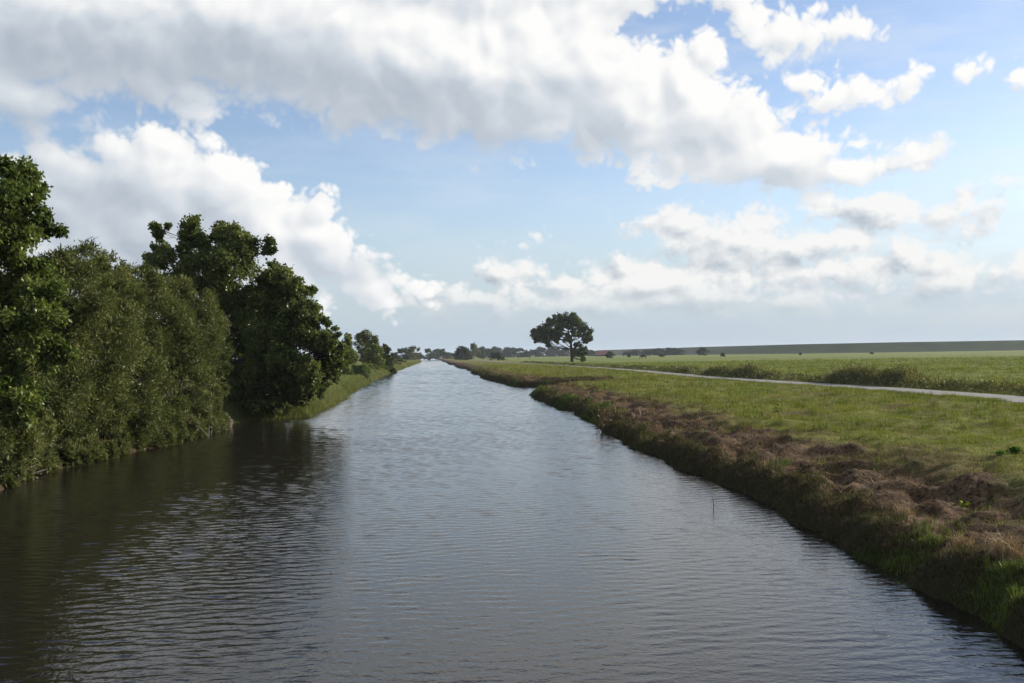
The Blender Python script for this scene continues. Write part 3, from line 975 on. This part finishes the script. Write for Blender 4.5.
for i, (px, tp, w_, dist, lab) in enumerate([(497.5, 352, 11, 520, 'round dark bush beside the far end of the path'), (611, 351.8, 6, 560, 'round dark bush in the meadow right of the red roofed farm'),
                                             (628.5, 353.6, 3, 640, 'tiny bush between the round meadow bush and the horse'), (723, 352.6, 3.5, 520, 'tiny dark bush in the meadow below the dike'),
                                             (663, 354.2, 4.5, 640, 'low flat bush just right of the grazing horse'), (800, 352.6, 2.6, 560, 'tiny dark bush at the far meadow edge right of the picture middle'),
                                             (872, 352, 3, 540, 'tiny bush on the far meadow edge above the tall roadside weeds')]):
    far_tree(px, tp, w_, dist, 'd', lab, i, 'meadow_bush', 'bushes scattered over the meadow', 'bush', GZ - .1)

# ------------------------------------------------------------------ grass and weeds
def blades_mesh(name, pos, h, w, lean, mat, tone, kind='stuff', seg2=False, az=None):
    n = len(pos)
    az_ = rng.uniform(0, 2 * PI, n) if az is None else az
    faz = rng.uniform(0, 2 * PI, n)
    side = np.stack([np.cos(faz), np.sin(faz), np.zeros(n)], 1)
    ld = np.stack([np.cos(az_), np.sin(az_), np.zeros(n)], 1)
    up = np.array([0, 0, 1.0])
    tip = pos + up * (h * np.cos(lean))[:, None] + ld * (h * np.sin(lean))[:, None]
    a = pos - side * (w / 2)[:, None]; b = pos + side * (w / 2)[:, None]
    if not seg2:
        v = np.stack([a, b, tip], 1).reshape(-1, 3); f = np.arange(n * 3).reshape(-1, 3)
        o = mesh_np(name, v, f, mat, False, {'tone': ('FACE', tone)})
    else:
        l2 = lean * .35
        mid = pos + up * (h * .55 * np.cos(l2))[:, None] + ld * (h * .55 * np.sin(l2))[:, None]
        c = mid + side * (w * .42)[:, None]; d_ = mid - side * (w * .42)[:, None]
        v = np.stack([a, b, c, d_, tip], 1).reshape(-1, 3)
        k = np.arange(n)[:, None] * 5
        o = mesh_np(name, v, [k + np.array([[0, 1, 2, 3]]), k + np.array([[3, 2, 4]])], mat, False, {'tone': ('FACE', np.concatenate([tone, tone]))})
    if kind: tag(o, kind=kind)
    return o


def tufts(cx, cy, nb, hmean, wmean, spread, leanmax, clump=True):
    n = len(cx)
    X = np.repeat(cx, nb) + rng.normal(size=n * nb) * np.repeat(spread, nb)
    Yv = np.repeat(cy, nb) + rng.normal(size=n * nb) * np.repeat(spread, nb)
    Z = ground_h(X, Yv) - .01
    h = np.repeat(hmean, nb) * rng.uniform(.5, 1.35, n * nb)
    w = np.repeat(wmean, nb) * rng.uniform(.7, 1.3, n * nb)
    lean = rng.uniform(.05, leanmax, n * nb)
    return np.stack([X, Yv, Z], 1), h, w, lean


def powY(n, lo, hi, a):
    u = rng.random(n)
    return (lo ** (1 - a) + u * (hi ** (1 - a) - lo ** (1 - a))) ** (1 / (1 - a))


GM = leaf_mat('grass_blade', (.045, .066, .010), (.130, .150, .024), (.245, .228, .066), .30, .05)
BGM = leaf_mat('bank_grass_blade', (.026, .042, .012), (.062, .095, .022), (.150, .180, .052), .35, .06)
DRY = leaf_mat('dry_blade', (.034, .020, .012), (.155, .096, .055), (.40, .29, .185), .15, .04)
WEED = leaf_mat('weed_blade', (.070, .070, .028), (.165, .152, .068), (.36, .30, .18), .28, .04)
REED = leaf_mat('reed_blade', (.085, .100, .034), (.150, .165, .060), (.26, .25, .12), .30, .05)


def brown_mask(X, Yv, d):
    e = d + (fbm(X * .33, Yv * .33, 71, 4) - .5) * 3.2
    lim = 4.3 - 1.6 * sstep(60, 100, Yv)
    return e < lim


# mown meadow grass between bank and path, and some beyond
n = 120000
Yg = powY(n, 9, 260, 1.12)
dg = rng.random(n) ** 1.0 * (Yg * .62 + 5) + .9
Xg = xr(Yg) + dg
keep = (np.abs(Xg - roadx(Yg)) > 1.55 + rng.random(n) * .4) & ~brown_mask(Xg, Yg, dg)
keep &= (Xg / Yg < .62)
Xg, Yg = Xg[keep], Yg[keep]
sz = np.clip((Yg / 22) ** .55, .8, 4)
pt = fbm(Xg * .8, Yg * .5, 72, 4)
cl_h = sstep(.52, .75, fbm(Xg * 1.1, Yg * .9, 88, 3))
pos, h, w, lean = tufts(Xg, Yg, 5, (.05 + .10 * (pt - .3).clip(0) + .14 * cl_h) * sz, .010 * sz ** 1.5, .045 * sz, 1.1)
tb = np.repeat(fbm(Xg * .25, Yg * .25, 73, 4) * .8 + fbm(Xg * 1.7, Yg * 1.7, 74, 2) * .4 - .1, 5)
blades_mesh('grass', pos, h, w, lean, GM, np.clip(tb * 1.25 - .12 + rng.normal(size=len(tb)) * .2, 0, 1))

# taller tussocks standing out of the cropped grass
n = 2600
Yg = powY(n, 12, 200, 1.15)
dg = rng.random(n) * (Yg * .62 + 3) + 2.2
Xg = xr(Yg) + dg
keep = (np.abs(Xg - roadx(Yg)) > 1.9) & (Xg / Yg < .62) & (rng.random(n) < sstep(.42, .62, fbm(Xg * .16, Yg * .16, 95, 3))) & ~brown_mask(Xg, Yg, dg)
Xg, Yg = Xg[keep], Yg[keep]
sz = np.clip((Yg / 25) ** .5, .8, 3)
pos, h, w, lean = tufts(Xg, Yg, 34, .17 * rng.uniform(.6, 1.4, len(Xg)) * np.clip(sz, 1, 1.6), .010 * sz ** 1.4, .11 * sz, 1.0)
tb = np.repeat(rng.random(len(Xg)) * .7, 34)
blades_mesh('tall_grass', pos, h, w, lean, GM, np.clip(tb + rng.normal(size=len(tb)) * .18, 0, 1), seg2=True)

# withered patches in the meadow grass
n = 40000
Yg = powY(n, 12, 200, 1.15)
dg = rng.random(n) * (Yg * .62 + 3) + 3.0
Xg = xr(Yg) + dg
keep = (np.abs(Xg - roadx(Yg)) > 1.7) & (Xg / Yg < .62) & (rng.random(n) < sstep(.50, .70, .6 * fbm(Xg * .22, Yg * .13, 96, 4) + .4 * fbm(Xg * .9, Yg * .6, 97, 3)) * .9)
Xg, Yg = Xg[keep], Yg[keep]
sz = np.clip((Yg / 22) ** .55, .8, 4)
pos, h, w, lean = tufts(Xg, Yg, 6, .12 * sz, .010 * sz ** 1.5, .07 * sz, 1.35)
tb = np.repeat(rng.random(len(Xg)), 6)
blades_mesh('withered_grass', pos, h, w, lean, DRY, np.clip(tb * .8 + rng.normal(size=len(tb)) * .2, 0, 1))
# green regrowth among the cut grass of the bank
n = 2600
Yg = powY(n, 9, 200, 1.25)
dg = rng.random(n) * 4.6 + .5
Xg = xr(Yg) + dg
keep = rng.random(n) < sstep(.54, .68, fbm(Xg * .6, Yg * .6, 98, 4))
Xg, Yg = Xg[keep], Yg[keep]
sz = np.clip((Yg / 20) ** .5, .8, 3.5)
pos, h, w, lean = tufts(Xg, Yg, 8, .12 * sz, .010 * sz ** 1.4, .09 * sz, 1.1)
tb = np.repeat(rng.random(len(Xg)) * .7, 8)
blades_mesh('regrown_grass', pos, h, w, lean, GM, np.clip(tb + rng.normal(size=len(tb)) * .18, 0, 1), seg2=True)

# ragged verge on both sides of the path
n = 26000
Yv_ = powY(n, 46, 330, 1.2)
sg = np.where(rng.random(n) < .6, -1.0, 1.0)
Xv_ = roadx(Yv_) + sg * (1.20 + rng.gamma(1.2, .28, n) + .25 * fbm(Yv_ / 2.2, sg * 5, 91, 3) - .12)
sz = np.clip((Yv_ / 30) ** .5, .8, 3)
pos, h, w, lean = tufts(Xv_, Yv_, 5, .11 * (.4 + fbm(Yv_ / 1.7, sg * 3, 92, 3)), .014 * sz ** 1.3, .05 * sz, .9)
tb = np.repeat(fbm(Xv_ * .3, Yv_ * .3, 93, 3), 5)
blades_mesh('verge_grass', pos, h, w, lean, GM, np.clip(tb + rng.normal(size=len(tb)) * .2, 0, 1))

# cut dry grass lying on the dug strip of the bank
n = 40000
Yg = powY(n, 9, 230, 1.25)
dg = rng.random(n) ** .8 * 6.6 + .35
Xg = xr(Yg) + dg
keep = brown_mask(Xg, Yg, dg) | (rng.random(n) < .10)
dens = fbm(Xg * .9, Yg * .9, 75, 3)
keep &= rng.random(n) < sstep(.36, .62, dens)
keep &= (dg > .8) | (rng.random(n) < .4)
Xg, Yg = Xg[keep], Yg[keep]
sz = np.clip((Yg / 20) ** .55, .8, 4)
pos, h, w, lean = tufts(Xg, Yg, 7, .15 * sz, .0075 * sz ** 1.5, .11 * sz, 1.5)
pos[:, 2] += .008 + rng.random(len(pos)) * .03
lean = np.where(rng.random(len(lean)) < .72, rng.uniform(1.25, 1.62, len(lean)), lean)
tb = np.repeat(fbm(Xg * .7, Yg * .7, 76, 3), 7)
blades_mesh('dry_grass', pos, h, w, lean, DRY, np.clip(tb * 1.5 - .26 + rng.normal(size=len(tb)) * .24, 0, 1))

# fresh grass on the dug face and along the waterline
n = 16000
Yg = powY(n, 9, 220, 1.3)
dg = rng.random(n) ** 1.5 * 1.7 + .0
Xg = xr(Yg) + dg
dens = fbm(Xg * .55, Yg * .55, 77, 3) + .035 * sstep(19, 14, Yg)
keep = rng.random(n) < sstep(.60, .78, dens) * .8
Xg, Yg = Xg[keep], Yg[keep]
sz = np.clip((Yg / 18) ** .5, .8, 3.5)
pos, h, w, lean = tufts(Xg, Yg, 9, .14 * sz, .012 * sz ** 1.3, .07 * sz, .95)
tb = np.repeat(fbm(Xg, Yg, 78, 3), 9)
blades_mesh('bank_grass', pos, h, w, lean, BGM, np.clip(tb + rng.normal(size=len(tb)) * .18, 0, 1), seg2=True)
# dark stubble over the dug face
n = 15000
Yg = powY(n, 9, 200, 1.3)
dg = rng.random(n) * 1.3
Xg = xr(Yg) + dg
sz = np.clip((Yg / 18) ** .5, .8, 3.5)
pos, h, w, lean = tufts(Xg, Yg, 7, .10 * sz, .010 * sz ** 1.3, .08 * sz, 1.2)
blades_mesh('stubble', pos, h, w, lean, leaf_mat('stubble_blade', (.022, .020, .010), (.050, .050, .020), (.110, .100, .045), .2, .04), rng.random(len(h)))

# tall rough weeds on the far side of the path
n = 42000
Yg = powY(n, 46, 330, 1.3)
dg = rng.gamma(2.2, .95, n) + 1.45
Xg = roadx(Yg) + dg
dens = .55 * fbm(Xg * .12, Yg * .07, 79, 3) + .45 * fbm(Xg * .6, Yg * .42, 89, 3)
keep = rng.random(n) < sstep(.33, .55, dens) * .85 + .15
keep &= dg < 5.5 + rng.random(n) * 1.2
Xg, Yg, dg, dens = Xg[keep], Yg[keep], dg[keep], dens[keep]
hh = (.20 + 1.10 * sstep(.42, .66, dens) * (.45 + .75 * rng.random(len(Xg)))) * sstep(1.2, 3.0, dg) * sstep(9, 5.5, dg) * (.10 + .90 * sstep(150, 85, Yg)) * .72 + .14
sz = np.clip((Yg / 60) ** .5, .9, 2.4)
pos, h, w, lean = tufts(Xg, Yg, 6, hh, .034 * sz ** 1.2, .22 * sz, .8)
tb = np.repeat(.45 * fbm(Xg * .5, Yg * .3, 80, 3) + .55 * rng.random(len(Xg)), 6)
blades_mesh('weeds', pos, h, w, lean, WEED, np.clip(tb * 1.2 - .12 + rng.normal(size=len(tb)) * .14, 0, 1), seg2=True)
# leafy and seeding tops among the weeds
n = 60000
si = rng.integers(0, len(Xg), n)
hz_ = hh[si] * rng.uniform(.25, 1.1, n)
px_ = Xg[si] + rng.normal(size=n) * .28; py_ = Yg[si] + rng.normal(size=n) * .28
pp = np.stack([px_, py_, ground_h(px_, py_) + hz_], 1)
ax = unit(n) + np.array([0, 0, .4]); ax /= np.linalg.norm(ax, axis=1, keepdims=True)
sd_ = np.cross(ax, unit(n)); sd_ /= np.linalg.norm(sd_, axis=1, keepdims=True)
szl = np.clip((Yg[si] / 60) ** .5, .9, 2.4)
v_, f_ = leaf_quads(pp, ax, sd_, .16 * szl, .075 * szl)
seed_ = (rng.random(n) < .09) & (hz_ > hh[si] * .8)
o = mesh_np('weed_leaves', v_, f_, leaf_mat('weed_leaf', (.050, .058, .020), (.125, .132, .052), (.44, .38, .28), .28, .04), False,
            {'tone': ('FACE', np.where(seed_, .92, np.clip(.62 * fbm(px_ * .7, py_ * .4, 94, 3) * 1.6 - .2 + rng.normal(size=n) * .1, 0, .66)))})
tag(o, kind='stuff')

# reeds and long grass on the left bank
n = 30000
Yg = powY(n, 49, 620, 1.3)
dg = rng.gamma(1.6, .9, n) * np.clip(Yg / 90, .6, 3) - .15
Xg = xl(Yg) - dg
sz = np.clip((Yg / 50) ** .55, .8, 4)
hh = (.30 + .6 * fbm(Xg * .3, Yg * .2, 81, 3)) * (1 + .25 * sstep(100, 300, Yg))
pos, h, w, lean = tufts(Xg, Yg, 6, hh, .022 * sz ** 1.4, .12 * sz, .7)
tb = np.repeat(fbm(Xg * .2, Yg * .08, 82, 3), 6)
blades_mesh('reeds', pos, h, w, lean, REED, np.clip(tb + rng.normal(size=len(tb)) * .15, 0, 1), seg2=True)
for k_ in protos:
    for pr_ in protos[k_]:
        for o_ in pr_:
            if o_.parent is None: bpy.data.objects.remove(o_)

# ------------------------------------------------------------------ small things
def plain(name, col, rough=.8, spec=.3, nscale=6.0, var=.25):
    m, g = new_mat(name)
    n = g.noise(g.pos(), nscale, 4, .6)
    lo = tuple(c * (1 - var) for c in col); hi = tuple(min(1, c * (1 + var)) for c in col)
    b = g.n('ShaderNodeBsdfPrincipled')
    g.link(g.ramp(n, [(.3, lo), (.7, hi)]), b.inputs['Base Color'])
    b.inputs['Roughness'].default_value = rough
    b.inputs['Specular IOR Level'].default_value = spec
    g.out(b.outputs[0])
    return m


# --- the grazing horse
hp = on_z(643.5, 359.2, GZ)
hp.z = gh(hp.x, hp.y) - .01
HS = 1.22
horse = thing('horse', hp, 'dark brown horse grazing with lowered head in the green meadow', 'horse', rz=math.radians(8))
jo = {  # standing side on, head to the left and down at the grass (metres)
    'pel': (.62, 0, 1.26, .30), 'loin': (.30, 0, 1.22, .34), 'belly': (-.05, 0, 1.14, .39), 'chest': (-.42, 0, 1.14, .37), 'with': (-.58, 0, 1.32, .22),
    'nk1': (-.86, 0, 1.14, .19), 'nk2': (-1.10, 0, .88, .145), 'poll': (-1.28, 0, .62, .12), 'face': (-1.40, 0, .36, .095), 'muz': (-1.47, 0, .16, .065),
    'rump': (.80, 0, 1.20, .20),
    'tail1': (.93, 0, 1.12, .06), 'tail2': (1.02, 0, .82, .07), 'tail3': (1.00, 0, .50, .045),
    'ear1': (-1.22, .07, .76, .035), 'ear1t': (-1.17, .09, .87, .012), 'ear2': (-1.22, -.07, .76, .035), 'ear2t': (-1.17, -.09, .87, .012)}
ed = [('pel', 'loin'), ('loin', 'belly'), ('belly', 'chest'), ('chest', 'with'), ('with', 'nk1'), ('nk1', 'nk2'), ('nk2', 'poll'), ('poll', 'face'), ('face', 'muz'),
      ('pel', 'rump'), ('poll', 'ear1'), ('ear1', 'ear1t'), ('poll', 'ear2'), ('ear2', 'ear2t')]
for sd, dx in ((1, .06), (-1, -.10)):
    t_ = 'a' if sd > 0 else 'b'
    jo['hip' + t_] = (.70, .14 * sd, 1.08, .19); jo['stif' + t_] = (.56 + dx, .15 * sd, .82, .13); jo['hock' + t_] = (.80 + dx, .15 * sd, .54, .065)
    jo['hsh' + t_] = (.76 + dx, .15 * sd, .22, .042); jo['hho' + t_] = (.74 + dx, .15 * sd, .04, .065)
    ed += [('pel', 'hip' + t_), ('hip' + t_, 'stif' + t_), ('stif' + t_, 'hock' + t_), ('hock' + t_, 'hsh' + t_), ('hsh' + t_, 'hho' + t_)]
    dx2 = -.16 if sd > 0 else .08
    jo['sho' + t_] = (-.52, .15 * sd, 1.02, .17); jo['elb' + t_] = (-.48 + dx2 * .3, .15 * sd, .80, .105); jo['kne' + t_] = (-.50 + dx2 * .7, .14 * sd, .46, .058)
    jo['fsh' + t_] = (-.49 + dx2, .14 * sd, .18, .040); jo['fho' + t_] = (-.51 + dx2, .14 * sd, .04, .062)
    ed += [('chest', 'sho' + t_), ('sho' + t_, 'elb' + t_), ('elb' + t_, 'kne' + t_), ('kne' + t_, 'fsh' + t_), ('fsh' + t_, 'fho' + t_)]


def skin(name, joints, edges, mat, parent, root_j):
    keys = [k for k in joints if any(k in e for e in edges)]
    me = bpy.data.meshes.new(name)
    me.from_pydata([tuple(c * HS for c in joints[k][:3]) for k in keys], [(keys.index(a), keys.index(b_)) for a, b_ in edges], [])
    o = bpy.data.objects.new(name, me); COL.objects.link(o)
    o.modifiers.new('skin', 'SKIN'); sub_ = o.modifiers.new('sub', 'SUBSURF'); sub_.levels = 2; sub_.render_levels = 2
    if not me.skin_vertices: 
        bpy.context.view_layer.objects.active = o
        me.skin_vertices.new() if hasattr(me.skin_vertices, 'new') else None
    for i, k in enumerate(keys):
        sv = me.skin_vertices[0].data[i]
        sv.radius = (joints[k][3] * HS * 1.15,) * 2
        sv.use_root = (k == root_j)
    me.materials.append(mat); o.parent = parent
    return o


coat = plain('horse_coat', (.022, .014, .010), .6, .3, 3)
skin('body', jo, ed, coat, horse, 'pel')
skin('tail', jo, [('tail1', 'tail2'), ('tail2', 'tail3')], plain('horse_hair', (.008, .006, .005), .7), horse, 'tail1')
mn = {'m1': (-.62, 0, 1.50, .05), 'm2': (-.90, 0, 1.30, .06), 'm3': (-1.12, 0, 1.02, .05), 'm4': (-1.25, 0, .76, .04)}
skin('mane', mn, [('m1', 'm2'), ('m2', 'm3'), ('m3', 'm4')], bpy.data.materials['horse_hair'], horse, 'm1')

# --- the red roofed farm on the horizon
fp = at_y(603.5, 354, 1010.0); fp.z = .85
farm = thing('farm_building', fp, 'long low farm building with dull red roof on the horizon beside the lone tree', 'farm', rz=math.radians(4))
Lh, Wh, eh, rh = 8.6, 5.0, 2.0, 5.2
v = []
for sx_ in (-Lh, Lh):
    v += [(sx_, -Wh, 0), (sx_, Wh, 0), (sx_, Wh, eh), (sx_, 0, rh - .12), (sx_, -Wh, eh)]
me = bpy.data.meshes.new('wall')
me.from_pydata(v, [], [(0, 1, 2, 3, 4)[::-1], (5, 6, 7, 8, 9), (0, 4, 9, 5), (1, 6, 7, 2), (0, 5, 6, 1)])
wall_ = bpy.data.objects.new('wall', me); COL.objects.link(wall_); wall_.parent = farm
me.materials.append(plain('farm_brick', (.10, .045, .035), .9, .1, 1.5))
v = []
for sx_ in (-Lh - .4, Lh + .4):
    v += [(sx_, -Wh - .6, eh - .35), (sx_, 0, rh), (sx_, Wh + .6, eh - .35), (sx_, Wh + .6, eh - .55), (sx_, 0, rh - .2), (sx_, -Wh - .6, eh - .55)]
q = [(0, 1, 7, 6), (1, 2, 8, 7), (2, 3, 9, 8), (3, 4, 10, 9), (4, 5, 11, 10), (5, 0, 6, 11), (0, 5, 4, 1), (1, 4, 3, 2), (6, 7, 10, 11), (7, 8, 9, 10)]
me = bpy.data.meshes.new('roof'); me.from_pydata(v, [], q)
roof_ = bpy.data.objects.new('roof', me); COL.objects.link(roof_); roof_.parent = farm
me.materials.append(plain('roof_tile', (.105, .040, .032), .85, .15, .8))


def box_mesh(name, sx_, sy_, sz_, loc, mat, parent, bev=.0):
    v = [(x * sx_ / 2 + loc[0], y_ * sy_ / 2 + loc[1], z_ * sz_ + loc[2]) for z_ in (0, 1) for y_ in (-1, 1) for x in (-1, 1)]
    o = mesh_np(name, np.array(v), np.array([(0, 2, 3, 1), (4, 5, 7, 6), (0, 1, 5, 4), (2, 6, 7, 3), (0, 4, 6, 2), (1, 3, 7, 5)]), mat, parent=parent)
    return o


box_mesh('chimney', .9, .9, 1.7, (-4.5, .4, 4.6), bpy.data.materials['farm_brick'], roof_)
dk = plain('farm_glass', (.02, .022, .025), .2, .5)
for x_ in (-6, -3.2, 3.4, 6.2): box_mesh('window', 1.2, .12, .9, (x_, -Wh - .03, .8), dk, wall_)
box_mesh('door', 2.2, .14, 1.75, (.4, -Wh - .03, .02), plain('farm_door', (.05, .06, .045), .6), wall_)
fp2 = at_y(605.5, 350, 1035.0)
hay = thing('barn', (fp2.x + .5, fp2.y, .85), 'taller red barn gable rising just behind the long farm building', 'barn')
v = []
for sx_ in (-3.2, 3.2): v += [(sx_, -5, 0), (sx_, 5, 0), (sx_, 5, 3.4), (sx_, 0, 6.2), (sx_, -5, 3.4)]
me = bpy.data.meshes.new('wall'); me.from_pydata(v, [], [(4, 3, 2, 1, 0), (5, 6, 7, 8, 9), (0, 4, 9, 5), (1, 6, 7, 2), (0, 5, 6, 1)])
o = bpy.data.objects.new('wall', me); COL.objects.link(o); o.parent = hay; me.materials.append(bpy.data.materials['farm_brick'])
v = []
for sx_ in (-3.5, 3.5): v += [(sx_, -5.6, 3.2), (sx_, 0, 6.4), (sx_, 5.6, 3.2), (sx_, 5.6, 3.0), (sx_, 0, 6.22), (sx_, -5.6, 3.0)]
me = bpy.data.meshes.new('roof'); me.from_pydata(v, [], q)
o = bpy.data.objects.new('roof', me); COL.objects.link(o); o.parent = hay; me.materials.append(bpy.data.materials['roof_tile'])

# --- posts along the far end of the path
pm = plain('weathered_wood', (.13, .115, .095), .9, .1, 14)
for i, (px, py, hh_, lab) in enumerate([(482.8, 360.8, 1.5, 'thin wooden post left of the round bush by the path'), (507.6, 361.0, 1.5, 'thin wooden post right of the round bush by the path'),
                                        (518, 360.2, 1.3, 'thin wooden post halfway between the round bush and the lone tree'), (529.5, 359.6, 1.5, 'thin wooden post below the left lobe of the lone tree')]):
    p = on_z(px, py, GZ); z = gh(p.x, p.y)
    T = Tubes().add([(0, 0, -.3), (0, 0, hh_ * .5), (.02, 0, hh_)], [.10, .095, .085], 8)
    o = T.build('wooden_post', pm); o.location = (p.x, p.y, z)
    tag(o, lab, 'post', 'posts along the path')

# --- reed stick standing in the water and its neighbours
sp_ = on_z(713.5, 509, 0)
T = Tubes().add([(0, 0, -.5), (.004, 0, .1), (-.012, .01, .27)], [.011, .009, .006], 6)
o = T.build('reed_stick', plain('wet_reed', (.05, .04, .028), .7)); o.location = sp_
tag(o, 'thin dark stick standing upright in the canal near the right bank', 'stick')
sk = on_z(639.5, 415, .8); sk.z = gh(sk.x, sk.y)
T = Tubes().add([(0, 0, -.1), (.03, 0, .2), (.0, 0, .48)], [.04, .03, .016], 6)
o = T.build('wooden_stake', plain('bleached_wood', (.26, .23, .18), .9, .1, 20)); o.location = sk
tag(o, 'pale bleached stake sticking up from the brown strip of the right bank', 'stake')

# --- dry stalks on the little point of the bank
st = on_z(597, 424, .35); st.x += .35; st.z = gh(st.x, st.y)
root = thing('dry_stalk', st, 'clump of tall dry brown stalks on the small point of the right bank', 'plant')
T = Tubes()
for k_ in range(16):
    a = rng.uniform(0, 2 * PI); l_ = rng.uniform(.5, 1.5); ln = rng.uniform(.05, .4); r_ = rng.uniform(0, .3)
    b0 = Vector((math.cos(a) * r_, math.sin(a) * r_, -.05))
    T.add([b0, b0 + Vector((math.cos(a) * ln * .4, math.sin(a) * ln * .4, l_ * .55)), b0 + Vector((math.cos(a) * ln, math.sin(a) * ln, l_))], [.016, .013, .007], 5)
T.build('stem', plain('dry_stem', (.13, .095, .055), .9), root)
n_ = 260
pp = np.stack([rng.normal(size=n_) * .22, rng.normal(size=n_) * .22, rng.uniform(.1, 1.2, n_)], 1)
ax = unit(n_) + np.array([0, 0, -.2]); ax /= np.linalg.norm(ax, axis=1, keepdims=True); sd_ = np.cross(ax, unit(n_)); sd_ /= np.linalg.norm(sd_, axis=1, keepdims=True)
v_, f_ = leaf_quads(pp, ax, sd_, .16, .05)
mesh_np('foliage', v_, f_, DRY, False, {'tone': ('FACE', rng.random(n_) * .7)}, root)


# --- broad leaved dock plants on the bank
def leafy_plant(px, py, zz, label, n_, size, lm, tone0, name='dock_plant', grp='leafy plants on the right bank', width=.42):
    p = on_z(px, py, zz); p.z = gh(p.x, p.y)
    root = thing(name, p, label, 'plant', grp)
    T = Tubes(); V = []; Fc = []; tn = []
    for k_ in range(n_):
        a = rng.uniform(0, 2 * PI); el_ = rng.uniform(.35, 1.25); L_ = size * rng.uniform(.6, 1.1)
        d_ = Vector((math.cos(a) * math.cos(el_), math.sin(a) * math.cos(el_), math.sin(el_)))
        s0 = Vector((rng.normal() * .03, rng.normal() * .03, 0)); s1 = s0 + d_ * L_ * .4
        T.add([s0, s0.lerp(s1, .5) + Vector((0, 0, .01)), s1], [.006, .005, .004], 4)
        side = d_.cross(Vector((0, 0, 1))).normalized(); up_ = side.cross(d_)
        # a leaf blade arching over: three cross sections
        pts = [(0, .1), (.25, .85), (.55, 1.0), (.8, .6), (1.0, .03)]
        base = len(V)
        for t_, w_ in pts:
            c_ = s1 + d_ * L_ * .75 * t_ - Vector((0, 0, 1)) * L_ * .30 * t_ * t_
            V.append(c_ - side * L_ * width * .5 * w_ + up_ * .12 * L_ * w_ * width); V.append(c_); V.append(c_ + side * L_ * width * .5 * w_ + up_ * .12 * L_ * w_ * width)
        for j in range(4):
            for c_ in range(2):
                q0 = base + j * 3 + c_; Fc.append((q0, q0 + 1, q0 + 4, q0 + 3)); tn.append(tone0 + rng.uniform(-.12, .12))
    T.build('stem', plain('plant_stem', (.07, .10, .03), .7), root)
    mesh_np('foliage', np.array([tuple(x) for x in V]), np.array(Fc), lm, True, {'tone': ('FACE', np.clip(tn, 0, 1))}, root)
    return root


YLW = leaf_mat('yellow_leaf', (.20, .24, .03), (.36, .40, .05), (.5, .52, .08), .35, .06)
DOCK = leaf_mat('dock_leaf', (.025, .065, .012), (.055, .125, .022), (.10, .19, .035), .35, .08)
leafy_plant(966, 491, .85, 'single bright yellow green plant on the brown strip of the right bank', 9, .16, YLW, .35, width=.5)
leafy_plant(1014, 456, .98, 'large dark green leafy plant at the right picture edge on the grass', 60, .22, DOCK, .3)
leafy_plant(1000, 462, .96, 'smaller dark green leafy plant just left of the large leafy plant at the picture edge', 30, .17, DOCK, .25)
leafy_plant(898, 548, .55, 'upright narrow leaved bright green plant at the lip of the right bank', 14, .26, DOCK, .85, width=.09)
leafy_plant(820, 530, .45, 'bright green tuft of narrow leaves on the dark dug bank face', 16, .28, DOCK, .9, width=.08)
leafy_plant(922, 590, .30, 'bright yellowish green narrow leaved clump low at the right waterline', 40, .27, DOCK, .95, width=.07)
leafy_plant(948, 578, .45, 'second bright narrow leaved clump at the right waterline nearer the picture edge', 34, .27, DOCK, .85, width=.07)


# --- bleached straw tussocks
def tussock(px, py, zz, label, n_, size):
    p = on_z(px, py, zz); p.z = gh(p.x, p.y)
    pos = np.stack([rng.normal(size=n_) * size * .22, rng.normal(size=n_) * size * .22, np.zeros(n_)], 1)
    lean = rng.uniform(.2, 1.5, n_); h = size * rng.uniform(.5, 1.3, n_)
    o = blades_mesh('straw_tussock', pos, h, np.full(n_, .009), lean, DRY, np.clip(rng.normal(.85, .2, n_), 0, 1), kind=None, seg2=True)
    o.location = p
    tag(o, label, 'grass tussock', 'bleached straw tussocks on the bank')


tussock(1006, 545, .72, 'big bleached straw tussock on the bank at the right picture edge', 420, .42)
tussock(962, 530, .76, 'smaller pale straw tussock left of the big one on the right bank', 220, .30)
tussock(905, 500, .80, 'flat tan straw tussock on the brown strip beyond the smaller one', 180, .28)

# --- stump with a broken trunk under the dark tree
p = on_z(227, 426, .05); p.z = gh(p.x, p.y)
T = Tubes().add([(0, 0, -.4), (.03, 0, .1), (-.05, .02, .45), (.10, 0, .85), (.02, .05, .98)], [.46, .36, .27, .25, .12], 9)
o = T.build('tree_stump', BK); o.location = p
tag(o, 'thick grey stump at the waterline under the large dark tree', 'stump')
